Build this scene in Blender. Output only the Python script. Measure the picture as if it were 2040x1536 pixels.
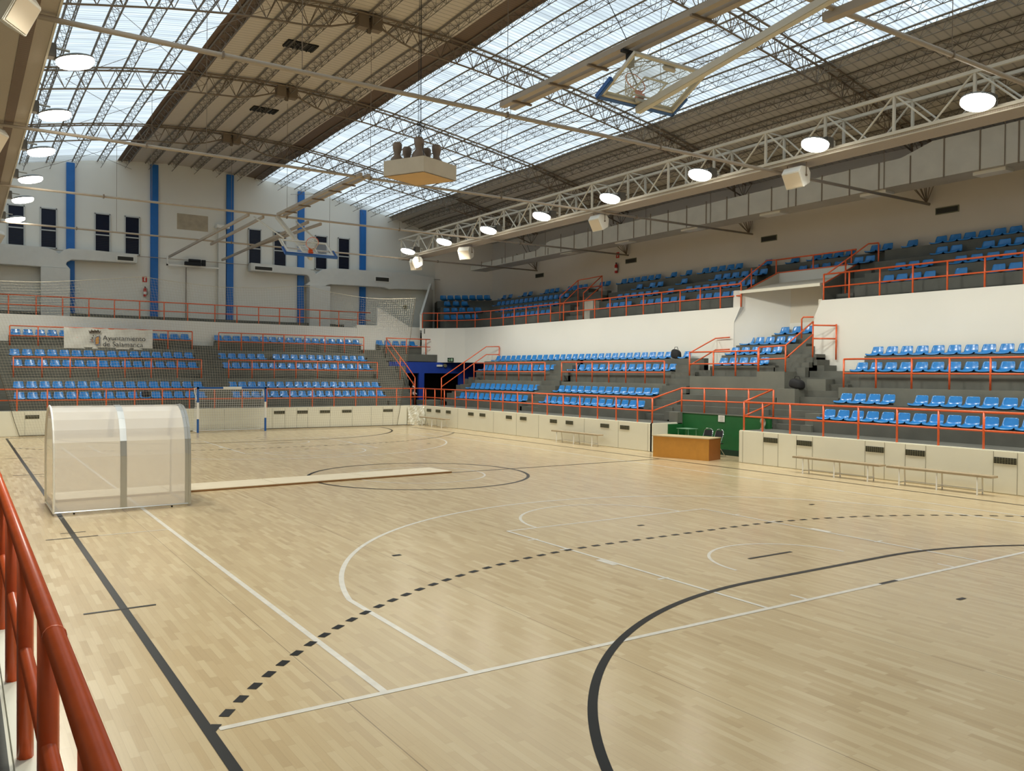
import bpy, bmesh, math, random
from math import sin, cos, pi, sqrt, atan2, radians
from mathutils import Vector, Matrix
random.seed(7)
sc = bpy.context.scene
for o in list(bpy.data.objects): bpy.data.objects.remove(o)
col = sc.collection

# ------------------------------------------------------------------ camera
F_PX, YAW, PITCH, ROLL = 1673.75, -0.58272, -0.01389, 0.0088
CAM = Vector((-20.723, 10.629, 2.808))
fw = Vector((cos(PITCH)*cos(YAW), cos(PITCH)*sin(YAW), sin(PITCH)))
rt0 = Vector((sin(YAW), -cos(YAW), 0)); up0 = rt0.cross(fw)
rt = cos(ROLL)*rt0 + sin(ROLL)*up0; up = -sin(ROLL)*rt0 + cos(ROLL)*up0
cd = bpy.data.cameras.new('camera'); cam = bpy.data.objects.new('camera', cd); col.objects.link(cam)
cd.sensor_width = 36.0; cd.lens = F_PX/2040*36.0; cd.clip_start = .05; cd.clip_end = 300
M = Matrix.Identity(4)
for i, v in enumerate((rt, up, -fw)):
    for j in range(3): M[j][i] = v[j]
M.translation = CAM; cam.matrix_world = M
sc.camera = cam
# ------------------------------------------------------------------ world, exposure
w = bpy.data.worlds.new('overcast_sky'); sc.world = w; w.use_nodes = True
bg = w.node_tree.nodes['Background']; bg.inputs[0].default_value = (.84, .94, 1.0, 1); bg.inputs[1].default_value = 1.32
sc.view_settings.view_transform = 'Standard'; sc.view_settings.look = 'None'
sc.view_settings.exposure = 0.08; sc.view_settings.gamma = 1.0; sc.view_settings.use_curve_mapping = False
LAMP_STRENGTH = 18.0; SPOT_POWER = 880.0
sc.cycles.max_bounces = 8; sc.cycles.diffuse_bounces = 4; sc.cycles.glossy_bounces = 3
sc.cycles.transparent_max_bounces = 16; sc.cycles.transmission_bounces = 4
sc.cycles.sample_clamp_indirect = 6.0; sc.cycles.caustics_reflective = False; sc.cycles.caustics_refractive = False
sc.cycles.use_denoising = True

# ------------------------------------------------------------------ materials
def srgb(r, g, b):
    f = lambda c: (c/255)/12.92 if c/255 <= .04045 else ((c/255+.055)/1.055)**2.4
    return (f(r), f(g), f(b), 1)
MATS = {}
def mat(name, color, rough=.6, metal=0.0, var=.0, vscale=3.0, spec=.5, bump=0.0, bscale=40.0, coat=0.0):
    if name in MATS: return MATS[name]
    m = bpy.data.materials.new(name); m.use_nodes = True; nt = m.node_tree; b = nt.nodes['Principled BSDF']
    b.inputs['Roughness'].default_value = rough; b.inputs['Metallic'].default_value = metal
    b.inputs['Specular IOR Level'].default_value = spec; b.inputs['Coat Weight'].default_value = coat
    tc = nt.nodes.new('ShaderNodeTexCoord')
    n = nt.nodes.new('ShaderNodeTexNoise'); n.inputs['Scale'].default_value = vscale; n.inputs['Detail'].default_value = 5
    nt.links.new(tc.outputs['Object'], n.inputs['Vector'])
    r = nt.nodes.new('ShaderNodeMapRange'); r.inputs['From Min'].default_value = .3; r.inputs['From Max'].default_value = .7
    r.inputs['To Min'].default_value = 1-var; r.inputs['To Max'].default_value = 1+var
    nt.links.new(n.outputs['Fac'], r.inputs['Value'])
    mx = nt.nodes.new('ShaderNodeVectorMath'); mx.operation = 'SCALE'; mx.inputs[0].default_value = color[:3]
    nt.links.new(r.outputs[0], mx.inputs['Scale']); nt.links.new(mx.outputs[0], b.inputs['Base Color'])
    if bump:
        n2 = nt.nodes.new('ShaderNodeTexNoise'); n2.inputs['Scale'].default_value = bscale; n2.inputs['Detail'].default_value = 4
        nt.links.new(tc.outputs['Object'], n2.inputs['Vector'])
        bp = nt.nodes.new('ShaderNodeBump'); bp.inputs['Strength'].default_value = bump; bp.inputs['Distance'].default_value = .01
        nt.links.new(n2.outputs['Fac'], bp.inputs['Height']); nt.links.new(bp.outputs[0], b.inputs['Normal'])
    MATS[name] = m; return m
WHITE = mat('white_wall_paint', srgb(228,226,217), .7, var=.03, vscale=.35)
CREAM = mat('cream_padding', srgb(234,229,210), .45, var=.02, vscale=.5)
CREAMR = mat('cream_fence_wall', srgb(236,233,214), .5, var=.03, vscale=.7)
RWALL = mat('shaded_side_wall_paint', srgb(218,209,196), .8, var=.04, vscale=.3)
CONC = mat('grey_painted_concrete', srgb(96,97,90), .75, var=.16, vscale=1.3, bump=.15)
CONCL = mat('lighter_grey_concrete', srgb(110,111,102), .75, var=.12, vscale=1.1, bump=.15)
BROWNW = mat('beige_wall_paint', srgb(214,207,190), .75, var=.04, vscale=.6)
BLUEP = mat('blue_column_paint', srgb(24,104,180), .45, var=.05)
BLUEW = mat('blue_wall_paint', srgb(24,62,160), .6, var=.05)
GREEN = mat('green_wall_paint', srgb(28,98,48), .5, var=.06)
GREEND = mat('dark_green_skirting', srgb(16,48,30), .6)
ORANGE = mat('orange_rail_paint', srgb(228,98,46), .30, var=.07, vscale=9, spec=.6)
SEAT = mat('blue_seat_plastic', srgb(40,126,196), .22, var=.04, spec=.6)
SEATD = mat('dark_seat_underside', srgb(14,30,58), .5)
STEEL = mat('grey_roof_steel', srgb(118,110,98), .5, metal=.2)
STEELB = mat('brown_grey_roof_steel', srgb(126,111,93), .6, metal=.1)
GIRD = mat('white_girder_paint', srgb(205,198,182), .5, var=.04)
TIE = mat('beige_tie_tube_paint', srgb(166,152,134), .5, var=.05)
ALU = mat('aluminium', srgb(190,190,186), .3, metal=.8)
DUCT = mat('galvanised_duct_sheet', srgb(196,190,176), .42, metal=.25, var=.07, vscale=1.5)
DUCTW = mat('white_duct_board', srgb(214,213,206), .6, var=.03)
BLACK = mat('black_fabric', (.012,.012,.013,1), .8)
DARK = mat('dark_void', (.010,.009,.008,1), .9)
LOUV = mat('dark_louvre', (.03,.028,.02,1), .7)
LOUVF = mat('louvre_bars', srgb(120,118,92), .6)
BWHITE = mat('white_enamel', srgb(232,230,222), .35)
GBLUE = mat('blue_enamel', srgb(24,88,160), .35)
WOODT = mat('honey_wood_veneer', srgb(206,146,62), .35, var=.06, vscale=4)
WOODE = mat('brown_wood_veneer', srgb(150,92,44), .4, var=.06, vscale=4)
BENCHW = mat('grey_brown_bench_wood', srgb(176,158,128), .5, var=.08, vscale=6)
GREYTOP = mat('worn_beige_top', srgb(196,178,140), .5)
CHROME = mat('chrome_tube', srgb(215,215,215), .15, metal=1.0)
FLOORBOX = mat('lamp_gear_housing', srgb(92,86,76), .5)
RED = mat('red_enamel', srgb(190,36,26), .4)
RIM = mat('orange_rim', srgb(226,102,56), .4)
GLASSDARK = mat('dark_window_glass', (.008,.012,.03,1), .2, spec=.25)
WFRAME = mat('pale_window_frame', srgb(186,188,186), .5)
LINEW = mat('white_court_paint', srgb(220,215,203), .25, var=.08, vscale=7)
LINEB = mat('black_court_paint', (.010,.010,.009,1), .4, spec=.2)
ROPE = mat('pale_net_cord', srgb(190,182,160), .8)
CLOTHB = mat('banner_cloth', srgb(226,222,208), .7, var=.05, vscale=5, bump=.4, bscale=5)
INK = mat('dark_banner_ink', (.03,.028,.025,1), .7)
OCHRE = mat('ochre_banner_ink', srgb(200,140,60), .7)
BLUEG = mat('grey_blue_banner_ink', srgb(90,110,140), .7)
SKIN = mat('skin', srgb(205,150,125), .5)
HAIR = mat('dark_hair', (.02,.014,.01,1), .6)
SHIRTW = mat('white_cloth', srgb(215,215,212), .8)
TROUS = mat('dark_cloth', (.02,.02,.025,1), .85)
PLASTER = mat('bare_plaster_patch', srgb(176,164,142), .9, var=.12, vscale=3)
SCORE = mat('cream_fibreboard', srgb(205,192,170), .6, var=.04)
SCOREB = mat('tan_underside_board', srgb(196,160,108), .6, var=.04)

def emis(name, color, s):
    m = bpy.data.materials.new(name); m.use_nodes = True; nt = m.node_tree; nt.nodes.remove(nt.nodes['Principled BSDF'])
    e = nt.nodes.new('ShaderNodeEmission'); e.inputs[0].default_value = color; e.inputs[1].default_value = s
    nt.links.new(e.outputs[0], nt.nodes['Material Output'].inputs[0]); return m
LAMP = emis('floodlight_lamp', (1.0, .95, .82, 1), LAMP_STRENGTH)

def floor_mat():
    m = bpy.data.materials.new('varnished_parquet'); m.use_nodes = True; nt = m.node_tree; N = nt.nodes; L = nt.links
    b = N['Principled BSDF']
    geo = N.new('ShaderNodeNewGeometry'); sp = N.new('ShaderNodeSeparateXYZ'); L.new(geo.outputs['Position'], sp.inputs[0])
    def mth(op, a, bb=None):
        n = N.new('ShaderNodeMath'); n.operation = op
        for i, v in enumerate((a, bb)):
            if v is None: continue
            if isinstance(v, (int, float)): n.inputs[i].default_value = v
            else: L.new(v, n.inputs[i])
        return n.outputs[0]
    row = mth('FLOOR', mth('DIVIDE', sp.outputs['Y'], .068))
    wr = N.new('ShaderNodeTexWhiteNoise'); wr.noise_dimensions = '1D'; L.new(row, wr.inputs['W'])
    xs = mth('ADD', mth('DIVIDE', sp.outputs['X'], .52), mth('MULTIPLY', wr.outputs['Value'], 7.0))
    colm = mth('FLOOR', xs)
    cmb = N.new('ShaderNodeCombineXYZ'); L.new(colm, cmb.inputs[0]); L.new(row, cmb.inputs[1])
    wn = N.new('ShaderNodeTexWhiteNoise'); wn.noise_dimensions = '2D'; L.new(cmb.outputs[0], wn.inputs['Vector'])
    ramp = N.new('ShaderNodeValToRGB'); L.new(wn.outputs['Value'], ramp.inputs[0])
    e = ramp.color_ramp.elements; e[0].position = 0; e[0].color = srgb(190,168,131)
    e[1].position = 1; e[1].color = srgb(206,187,150)
    for p, c in ((.10,(196,174,136)), (.5,(199,178,140)), (.88,(203,183,145))):
        x = ramp.color_ramp.elements.new(p); x.color = srgb(*c)
    # grain
    mp = N.new('ShaderNodeMapping'); mp.inputs['Scale'].default_value = (1.2, 28, 1); L.new(geo.outputs['Position'], mp.inputs[0])
    g = N.new('ShaderNodeTexNoise'); g.inputs['Scale'].default_value = 2.2; g.inputs['Detail'].default_value = 6; L.new(mp.outputs[0], g.inputs['Vector'])
    big = N.new('ShaderNodeTexNoise'); big.inputs['Scale'].default_value = .35; big.inputs['Detail'].default_value = 4; L.new(geo.outputs['Position'], big.inputs['Vector'])
    fy = mth('FRACT', mth('DIVIDE', sp.outputs['Y'], .068)); fx = mth('FRACT', xs)
    gap = mth('MAXIMUM', mth('LESS_THAN', fy, .05), mth('LESS_THAN', fx, .006))
    fac = mth('ADD', mth('MULTIPLY', g.outputs['Fac'], .12), mth('MULTIPLY', big.outputs['Fac'], .14))
    fac = mth('SUBTRACT', mth('ADD', fac, .85), mth('MULTIPLY', gap, .10))
    # wider joints every twenty strips
    f2 = mth('FRACT', mth('DIVIDE', mth('ADD', sp.outputs['Y'], .30), 2.72))
    fac = mth('SUBTRACT', fac, mth('MULTIPLY', mth('LESS_THAN', f2, .0035), .45))
    v = N.new('ShaderNodeVectorMath'); v.operation = 'SCALE'; L.new(ramp.outputs[0], v.inputs[0]); L.new(fac, v.inputs['Scale'])
    L.new(v.outputs[0], b.inputs['Base Color'])
    rr = N.new('ShaderNodeMapRange'); L.new(wn.outputs['Value'], rr.inputs['Value'])
    rr.inputs['To Min'].default_value = .20; rr.inputs['To Max'].default_value = .26
    L.new(rr.outputs[0], b.inputs['Roughness']); b.inputs['Specular IOR Level'].default_value = .5
    bp = N.new('ShaderNodeBump'); bp.inputs['Strength'].default_value = .06; bp.inputs['Distance'].default_value = .002
    L.new(mth('ADD', wn.outputs['Value'], mth('MULTIPLY', g.outputs['Fac'], .5)), bp.inputs['Height']); L.new(bp.outputs[0], b.inputs['Normal'])
    return m
FLOOR = floor_mat()

def rib_mat(name, c, kind, period=.23):
    m = bpy.data.materials.new(name); m.use_nodes = True; nt = m.node_tree; N = nt.nodes; L = nt.links
    b = N['Principled BSDF']
    geo = N.new('ShaderNodeNewGeometry'); sp = N.new('ShaderNodeSeparateXYZ'); L.new(geo.outputs['Position'], sp.inputs[0])
    fx = N.new('ShaderNodeMath'); fx.operation = 'DIVIDE'; L.new(sp.outputs['X'], fx.inputs[0]); fx.inputs[1].default_value = period
    fr = N.new('ShaderNodeMath'); fr.operation = 'FRACT'; L.new(fx.outputs[0], fr.inputs[0])
    pp = N.new('ShaderNodeMath'); pp.operation = 'PINGPONG'; L.new(fx.outputs[0], pp.inputs[0]); pp.inputs[1].default_value = .5
    if kind == 'opaque':
        mr = N.new('ShaderNodeMapRange'); L.new(pp.outputs[0], mr.inputs['Value'])
        mr.inputs['From Max'].default_value = .12; mr.inputs['To Min'].default_value = .62; mr.inputs['To Max'].default_value = 1.0
        v = N.new('ShaderNodeVectorMath'); v.operation = 'SCALE'; v.inputs[0].default_value = c[:3]; L.new(mr.outputs[0], v.inputs['Scale'])
        L.new(v.outputs[0], b.inputs['Base Color']); b.inputs['Roughness'].default_value = .6
        bp = N.new('ShaderNodeBump'); bp.inputs['Strength'].default_value = .6; bp.inputs['Distance'].default_value = .03
        L.new(mr.outputs[0], bp.inputs['Height']); L.new(bp.outputs[0], b.inputs['Normal'])
    else:
        N.remove(b)
        # translucent corrugated sheets: each sheet a little different, darker at the laps and ribs
        sh = N.new('ShaderNodeMath'); sh.operation = 'DIVIDE'; L.new(sp.outputs['X'], sh.inputs[0]); sh.inputs[1].default_value = 1.01
        fl = N.new('ShaderNodeMath'); fl.operation = 'FLOOR'; L.new(sh.outputs[0], fl.inputs[0])
        wn = N.new('ShaderNodeTexWhiteNoise'); wn.noise_dimensions = '1D'; L.new(fl.outputs[0], wn.inputs['W'])
        mp = N.new('ShaderNodeMapping'); mp.inputs['Scale'].default_value = (3.2, .10, 1); L.new(geo.outputs['Position'], mp.inputs[0])
        ns = N.new('ShaderNodeTexNoise'); ns.inputs['Scale'].default_value = 1.6; ns.inputs['Detail'].default_value = 3; L.new(mp.outputs[0], ns.inputs['Vector'])
        a = N.new('ShaderNodeMapRange'); L.new(pp.outputs[0], a.inputs['Value']); a.inputs['From Max'].default_value = .2
        a.inputs['To Min'].default_value = .58; a.inputs['To Max'].default_value = 1
        a2 = N.new('ShaderNodeMath'); a2.operation = 'MULTIPLY_ADD'; L.new(ns.outputs['Fac'], a2.inputs[0]); a2.inputs[1].default_value = 1.0; a2.inputs[2].default_value = .36
        a3 = N.new('ShaderNodeMath'); a3.operation = 'MULTIPLY'; L.new(a.outputs[0], a3.inputs[0]); L.new(a2.outputs[0], a3.inputs[1])
        a4 = N.new('ShaderNodeMath'); a4.operation = 'MULTIPLY_ADD'; L.new(wn.outputs['Value'], a4.inputs[0]); a4.inputs[1].default_value = .14; a4.inputs[2].default_value = .82
        a5 = N.new('ShaderNodeMath'); a5.operation = 'MULTIPLY'; L.new(a3.outputs[0], a5.inputs[0]); L.new(a4.outputs[0], a5.inputs[1])
        a5.use_clamp = True
        v = N.new('ShaderNodeVectorMath'); v.operation = 'SCALE'; v.inputs[0].default_value = c[:3]; L.new(a5.outputs[0], v.inputs['Scale'])
        t = N.new('ShaderNodeBsdfTransparent'); L.new(v.outputs[0], t.inputs[0])
        tl = N.new('ShaderNodeBsdfTranslucent'); L.new(v.outputs[0], tl.inputs[0])
        mx = N.new('ShaderNodeMixShader'); mx.inputs[0].default_value = .35
        L.new(t.outputs[0], mx.inputs[1]); L.new(tl.outputs[0], mx.inputs[2]); L.new(mx.outputs[0], N['Material Output'].inputs[0])
    return m
SHEET = rib_mat('beige_ribbed_roof_sheet', srgb(206,196,182), 'opaque')
SHEETD = rib_mat('dark_brown_flashing_sheet', srgb(112,92,74), 'opaque', .12)
SHEETR = rib_mat('grey_ribbed_roof_sheet', srgb(190,183,170), 'opaque', .33)
SKYL = rib_mat('translucent_skylight_sheet', (.92,.97,1.0,1), 'clear', .18)
DECK = rib_mat('perforated_catwalk_deck', srgb(178,166,150), 'opaque', .055)
def clear_mat(name, tint, t, rough=.1):
    m = bpy.data.materials.new(name); m.use_nodes = True; nt = m.node_tree; N = nt.nodes; L = nt.links
    b = N['Principled BSDF']; b.inputs['Base Color'].default_value = tint; b.inputs['Roughness'].default_value = rough
    tr = N.new('ShaderNodeBsdfTransparent'); tr.inputs[0].default_value = (.96,.97,.96,1)
    mx = N.new('ShaderNodeMixShader'); mx.inputs[0].default_value = t
    L.new(b.outputs[0], mx.inputs[1]); L.new(tr.outputs[0], mx.inputs[2]); L.new(mx.outputs[0], N['Material Output'].inputs[0]); return m
ACRYL = clear_mat('clear_backboard_acrylic', srgb(225,230,235), .80, .05)
POLY = clear_mat('cloudy_polycarbonate', srgb(228,222,214), .36, .07)

# ------------------------------------------------------------------ mesh helpers
class MB:
    def __init__(s): s.v = []; s.f = []
    def box(s, x0, x1, y0, y1, z0, z1):
        n = len(s.v); s.v += [(x,y,z) for z in (z0,z1) for y in (y0,y1) for x in (x0,x1)]
        s.f += [(n,n+2,n+3,n+1),(n+4,n+5,n+7,n+6),(n,n+1,n+5,n+4),(n+2,n+6,n+7,n+3),(n,n+4,n+6,n+2),(n+1,n+3,n+7,n+5)]; return s
    def bar(s, p, q, r, n=6, cap=True, rot=0.0):
        p = Vector(p); q = Vector(q); d = (q-p)
        if d.length < 1e-6: return s
        d.normalize(); a = d.cross(Vector((0,0,1)) if abs(d.z) < .95 else Vector((1,0,0))).normalized(); b = d.cross(a)
        k = len(s.v)
        for c in (p, q):
            for i in range(n):
                t = 2*pi*i/n + rot; s.v.append(tuple(c + (a*cos(t)+b*sin(t))*r))
        for i in range(n): j = (i+1) % n; s.f.append((k+i, k+j, k+n+j, k+n+i))
        if cap: s.f.append(tuple(k+n-1-i for i in range(n))); s.f.append(tuple(k+n+i for i in range(n)))
        return s
    def tube(s, pts, r, n=8, closed=False):
        pts = [Vector(p) for p in pts]; m = len(pts); k = len(s.v)
        ref = None
        for i, p in enumerate(pts):
            a = pts[(i-1) % m] if (i > 0 or closed) else p; b = pts[(i+1) % m] if (i < m-1 or closed) else p
            d = (b-a).normalized()
            if ref is None: ref = d.cross(Vector((0,0,1)) if abs(d.z) < .9 else Vector((1,0,0))).normalized()
            ref = (ref - d*ref.dot(d)).normalized(); e = d.cross(ref)
            for j in range(n):
                t = 2*pi*j/n; s.v.append(tuple(p + (ref*cos(t)+e*sin(t))*r))
        for i in range(m if closed else m-1):
            for j in range(n):
                a = k+i*n+j; b = k+i*n+(j+1) % n; c = k+((i+1) % m)*n+(j+1) % n; d = k+((i+1) % m)*n+j
                s.f.append((a,b,c,d))
        if not closed:
            s.f.append(tuple(k+n-1-j for j in range(n))); s.f.append(tuple(k+(m-1)*n+j for j in range(n)))
        return s
    def prism(s, poly, vec):
        k = len(s.v); n = len(poly); vec = Vector(vec)
        s.v += [tuple(p) for p in poly] + [tuple(Vector(p)+vec) for p in poly]
        s.f.append(tuple(range(k+n-1, k-1, -1))); s.f.append(tuple(range(k+n, k+2*n)))
        for i in range(n): j = (i+1) % n; s.f.append((k+i,k+j,k+n+j,k+n+i))
        return s
    def lathe(s, prof, c, n=20, axis='z'):
        k = len(s.v); c = Vector(c)
        for (r, z) in prof:
            for i in range(n):
                t = 2*pi*i/n; s.v.append(tuple(c + Vector((r*cos(t), r*sin(t), z))))
        for a in range(len(prof)-1):
            for i in range(n):
                j = (i+1) % n; s.f.append((k+a*n+i, k+a*n+j, k+(a+1)*n+j, k+(a+1)*n+i))
        return s
    def quad(s, a, b, c, d):
        k = len(s.v); s.v += [tuple(a),tuple(b),tuple(c),tuple(d)]; s.f.append((k,k+1,k+2,k+3)); return s
    def obox(s, c, ax, ay, az, hx, hy, hz):
        c = Vector(c); n = len(s.v)
        for k in (-1,1):
            for j in (-1,1):
                for i in (-1,1): s.v.append(tuple(c + ax*hx*i + ay*hy*j + az*hz*k))
        s.f += [(n,n+2,n+3,n+1),(n+4,n+5,n+7,n+6),(n,n+1,n+5,n+4),(n+2,n+6,n+7,n+3),(n,n+4,n+6,n+2),(n+1,n+3,n+7,n+5)]; return s
    def build(s, name, m, parent=None, bevel=0, smooth=False, kind=None, fixn=True):
        me = bpy.data.meshes.new(name); me.from_pydata(s.v, [], s.f)
        if fixn or bevel:
            bm = bmesh.new(); bm.from_mesh(me)
            if fixn: bmesh.ops.recalc_face_normals(bm, faces=bm.faces)
            if bevel: bmesh.ops.bevel(bm, geom=[e for e in bm.edges if len(e.link_faces) == 2 and e.calc_face_angle(0) > .5], offset=bevel, segments=2, affect='EDGES', clamp_overlap=True)
            bm.to_mesh(me); bm.free()
        if smooth:
            for p in me.polygons: p.use_smooth = True
        for x in (m if isinstance(m, (list, tuple)) else [m]): me.materials.append(x)
        o = bpy.data.objects.new(name, me); col.objects.link(o)
        if parent is not None: o.parent = parent; o.matrix_parent_inverse = Matrix.Translation(-parent.location) @ Matrix.Identity(4) if parent.location.length and parent.rotation_euler.z == 0 else Matrix.Identity(4)
        if kind: o['kind'] = kind
        return o
def tag(o, label, cat, group=None, kind=None):
    o['label'] = label; o['category'] = cat
    if group: o['group'] = group
    if kind: o['kind'] = kind
    return o
def thing(name, label, cat, loc=(0,0,0), group=None):
    """Empty at the thing's base; parts keep their world coordinates"""
    o = bpy.data.objects.new(name, None); col.objects.link(o); o.location = loc; o.empty_display_size = .2
    return tag(o, label, cat, group)
def structure(mb, name, m, parent=None, label=None, **k):
    o = mb.build(name, m, parent, **k); o['kind'] = 'structure'
    if label: o['label'] = label
    return o
def copy_tree(src, loc, rz=0.0, label=None, group=None):
    r = src.copy(); col.objects.link(r); r.location = loc; r.rotation_euler = (0,0,rz)
    if label: r['label'] = label
    if group: r['group'] = group
    for ch in src.children:
        c = ch.copy(); col.objects.link(c); c.parent = r
        for g in ch.children:
            d = g.copy(); col.objects.link(d); d.parent = c
    return r

# ------------------------------------------------------------------ roof shape
PROF = [(-19,11.05),(-15.3,12.15),(-12.5,12.80),(-9.95,13.26),(-6.7,13.78),(-4.25,14.08),(-3,14.19),(-1,14.27),(1,14.26),(3.45,14.08),(5.5,13.78),(7.57,13.38),(10,12.88),(12.5,12.3),(15.5,11.6),(19,10.7)]
def roof(y):
    for (a, za), (b, zb) in zip(PROF, PROF[1:]):
        if a <= y <= b: return za + (zb-za)*(y-a)/(b-a)
    return PROF[0][1] if y < PROF[0][0] else PROF[-1][1]
ARCH = [-28.0, -19.9, -11.8, -3.65, 4.45, 12.55, 20.7, 28.8]
def camber(x):
    for a, b in zip(ARCH, ARCH[1:]):
        if a <= x <= b: return .07*sin(pi*(x-a)/(b-a))
    return 0
XE, XB, YR, YL = 28.8, -28.0, -18.5, 18.5

# ------------------------------------------------------------------ room shell
fl = MB().box(XB, XE, YR-.2, YL+.2, -.3, 0)
floor = structure(fl, 'floor', FLOOR)
def roof_strip(y0, y1, m, up=0.0, name='ceiling', x0=XB, x1=XE):
    mb = MB(); ny = max(1, round((y1-y0)/.9)); nx = round((x1-x0)/1.0)
    ys = [y0+(y1-y0)*i/ny for i in range(ny+1)]; xs = [x0+(x1-x0)*i/nx for i in range(nx+1)]
    for x in xs:
        for y in ys: mb.v.append((x, y, roof(y)+camber(x)+up))
    for i in range(nx):
        for j in range(ny):
            a = i*(ny+1)+j; mb.f.append((a, a+1, a+ny+2, a+ny+1))
    return mb
ceiling = structure(roof_strip(-3.35, 2.8, SHEET), 'ceiling', SHEET, fixn=False, smooth=True)
structure(roof_strip(2.8, 3.5, SHEETD), 'roof_flashing', SHEETD, ceiling, fixn=False)
structure(roof_strip(-4.3, -3.35, SHEETD), 'roof_flashing', SHEETD, ceiling, fixn=False)
structure(roof_strip(-18.9, -12.45, SHEETR), 'roof_sheet', SHEETR, ceiling, fixn=False, smooth=True)
structure(roof_strip(12.2, 18.9, SHEETR), 'roof_sheet', SHEETR, ceiling, fixn=False, smooth=True)
s1 = structure(roof_strip(-12.45, -4.3, SKYL), 'window_9', SKYL, fixn=False, smooth=True, label='broad translucent skylight strip on the right of the roof')
s2 = structure(roof_strip(3.5, 12.2, SKYL), 'window_10', SKYL, fixn=False, smooth=True, label='translucent skylight strip on the left of the roof')
# louvred openings in the ceiling
for (vx, vy, n) in ((8.3, .55, 'nearer the camera'), (16.3, -.6, 'nearer the far wall')):
    z = roof(vy)+camber(vx)-.03
    t = thing('ceiling_vent', 'dark square louvred opening in the beige roof sheet, the one '+n, 'vent', (vx, vy, z), 'roof openings')
    MB().box(vx-.33, vx+.33, vy-.55, vy+.55, z-.02, z+.02).build('opening', DARK, t)
    mb = MB()
    for k in range(7): mb.box(vx-.33, vx+.33, vy-.5+k*.165, vy-.46+k*.165, z-.05, z-.02)
    mb.build('louvre', LOUV, t)

# far (end) wall
def gable(x0, x1):
    pts = [(y, roof(y)+.3) for y in [YR-.4]+[p[0] for p in PROF[1:-1]]+[YL+.4]]
    poly = [(x0, YL+.4, 0)] + [(x0, YR-.4, 0)] + [(x0, y, z) for y, z in pts]
    return MB().prism(poly, (x1-x0, 0, 0))
wall_far = structure(gable(XE, XE+.3), 'wall_far', WHITE)
structure(gable(XB-.3, XB), 'wall_back', WHITE)
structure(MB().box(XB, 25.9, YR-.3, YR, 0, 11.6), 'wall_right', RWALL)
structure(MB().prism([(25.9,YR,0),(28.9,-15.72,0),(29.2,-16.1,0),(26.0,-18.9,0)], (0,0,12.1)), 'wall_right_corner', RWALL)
structure(MB().box(XB, XE, YL, YL+.3, 0, 11.2), 'wall_left', WHITE)
# blue columns on the far wall
for k, y in enumerate((14.0, 9.85, 5.74, 1.65, -2.42, -6.62, -10.62)):
    structure(MB().box(XE-.16, XE, y-.195, y+.195, 5.4, roof(y)-.12), 'trim_%d' % (k+1), BLUEP, bevel=.01, label='blue painted column on the far wall')
# windows of the far wall
WY = [(8.53,7.85),(7.08,6.4),(4.56,3.88),(3.10,2.42),(-3.52,-4.2),(-5.0,-5.7),(-7.55,-8.25),(-9.02,-9.72)]
for k, (a, b) in enumerate(WY):
    wz0, wz1, wm = 9.12, 11.1, 10.0
    w_ = structure(MB().box(XE-.035, XE-.01, b, a, wz0, wz1), 'window_%d' % (k+1), GLASSDARK)
    fr = MB()
    for (y0,y1,z0,z1) in ((a-.01,a+.04,wz0-.05,wz1+.05),(b-.04,b+.01,wz0-.05,wz1+.05),(b-.04,a+.04,wz1-.01,wz1+.05),(b-.04,a+.04,wz0-.05,wz0+.01),(b,a,wm-.03,wm+.03)):
        fr.box(XE-.09, XE-.02, y0, y1, z0, z1)
    structure(fr, 'window_frame', WFRAME, w_)
    bl = MB()
    for i in range(22 if k > 3 else 10):
        z = wz0+.06+i*.09
        if k > 3 or z < wm-.08: bl.box(XE-.045, XE-.034, b+.02, a-.02, z, z+.012)
    structure(bl, 'blind_slat', LOUV, w_)

# ------------------------------------------------------------------ court markings
ZC = [0.0]
def strip(mb, x0, y0, x1, y1, wd, z=.002):
    ZC[0] += .000012; z += ZC[0] % .0011
    d = Vector((x1-x0, y1-y0, 0)); n = Vector((-d.y, d.x, 0)).normalized()*wd/2
    p = Vector((x0,y0,z)); q = Vector((x1,y1,z)); mb.quad(p+n, p-n, q-n, q+n)
def arc(mb, cx, cy, r, a0, a1, wd, z=.002, seg=72):
    ZC[0] += .000012; z += ZC[0] % .0011
    for i in range(seg):
        t0 = a0+(a1-a0)*i/seg; t1 = a0+(a1-a0)*(i+1)/seg
        f = lambda t, rr: (cx+cos(t)*rr, cy+sin(t)*rr, z)
        mb.quad(f(t0,r+wd/2), f(t0,r-wd/2), f(t1,r-wd/2), f(t1,r+wd/2))
B = MB(); Wm = MB(); L_ = 19.0; Wd = 9.0
zb, zw = .0035, .002
strip(B, -L_, Wd, L_, Wd, .085, zb); strip(B, -L_, -Wd, L_, -Wd, .07, zb)
for s in (-1, 1): strip(B, s*L_, -Wd, s*L_, Wd, .08, zb)
strip(B, 0, -Wd, 0, Wd, .075, zb); arc(B, 0, 0, 3, 0, 2*pi, .085, zb, 120)
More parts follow.
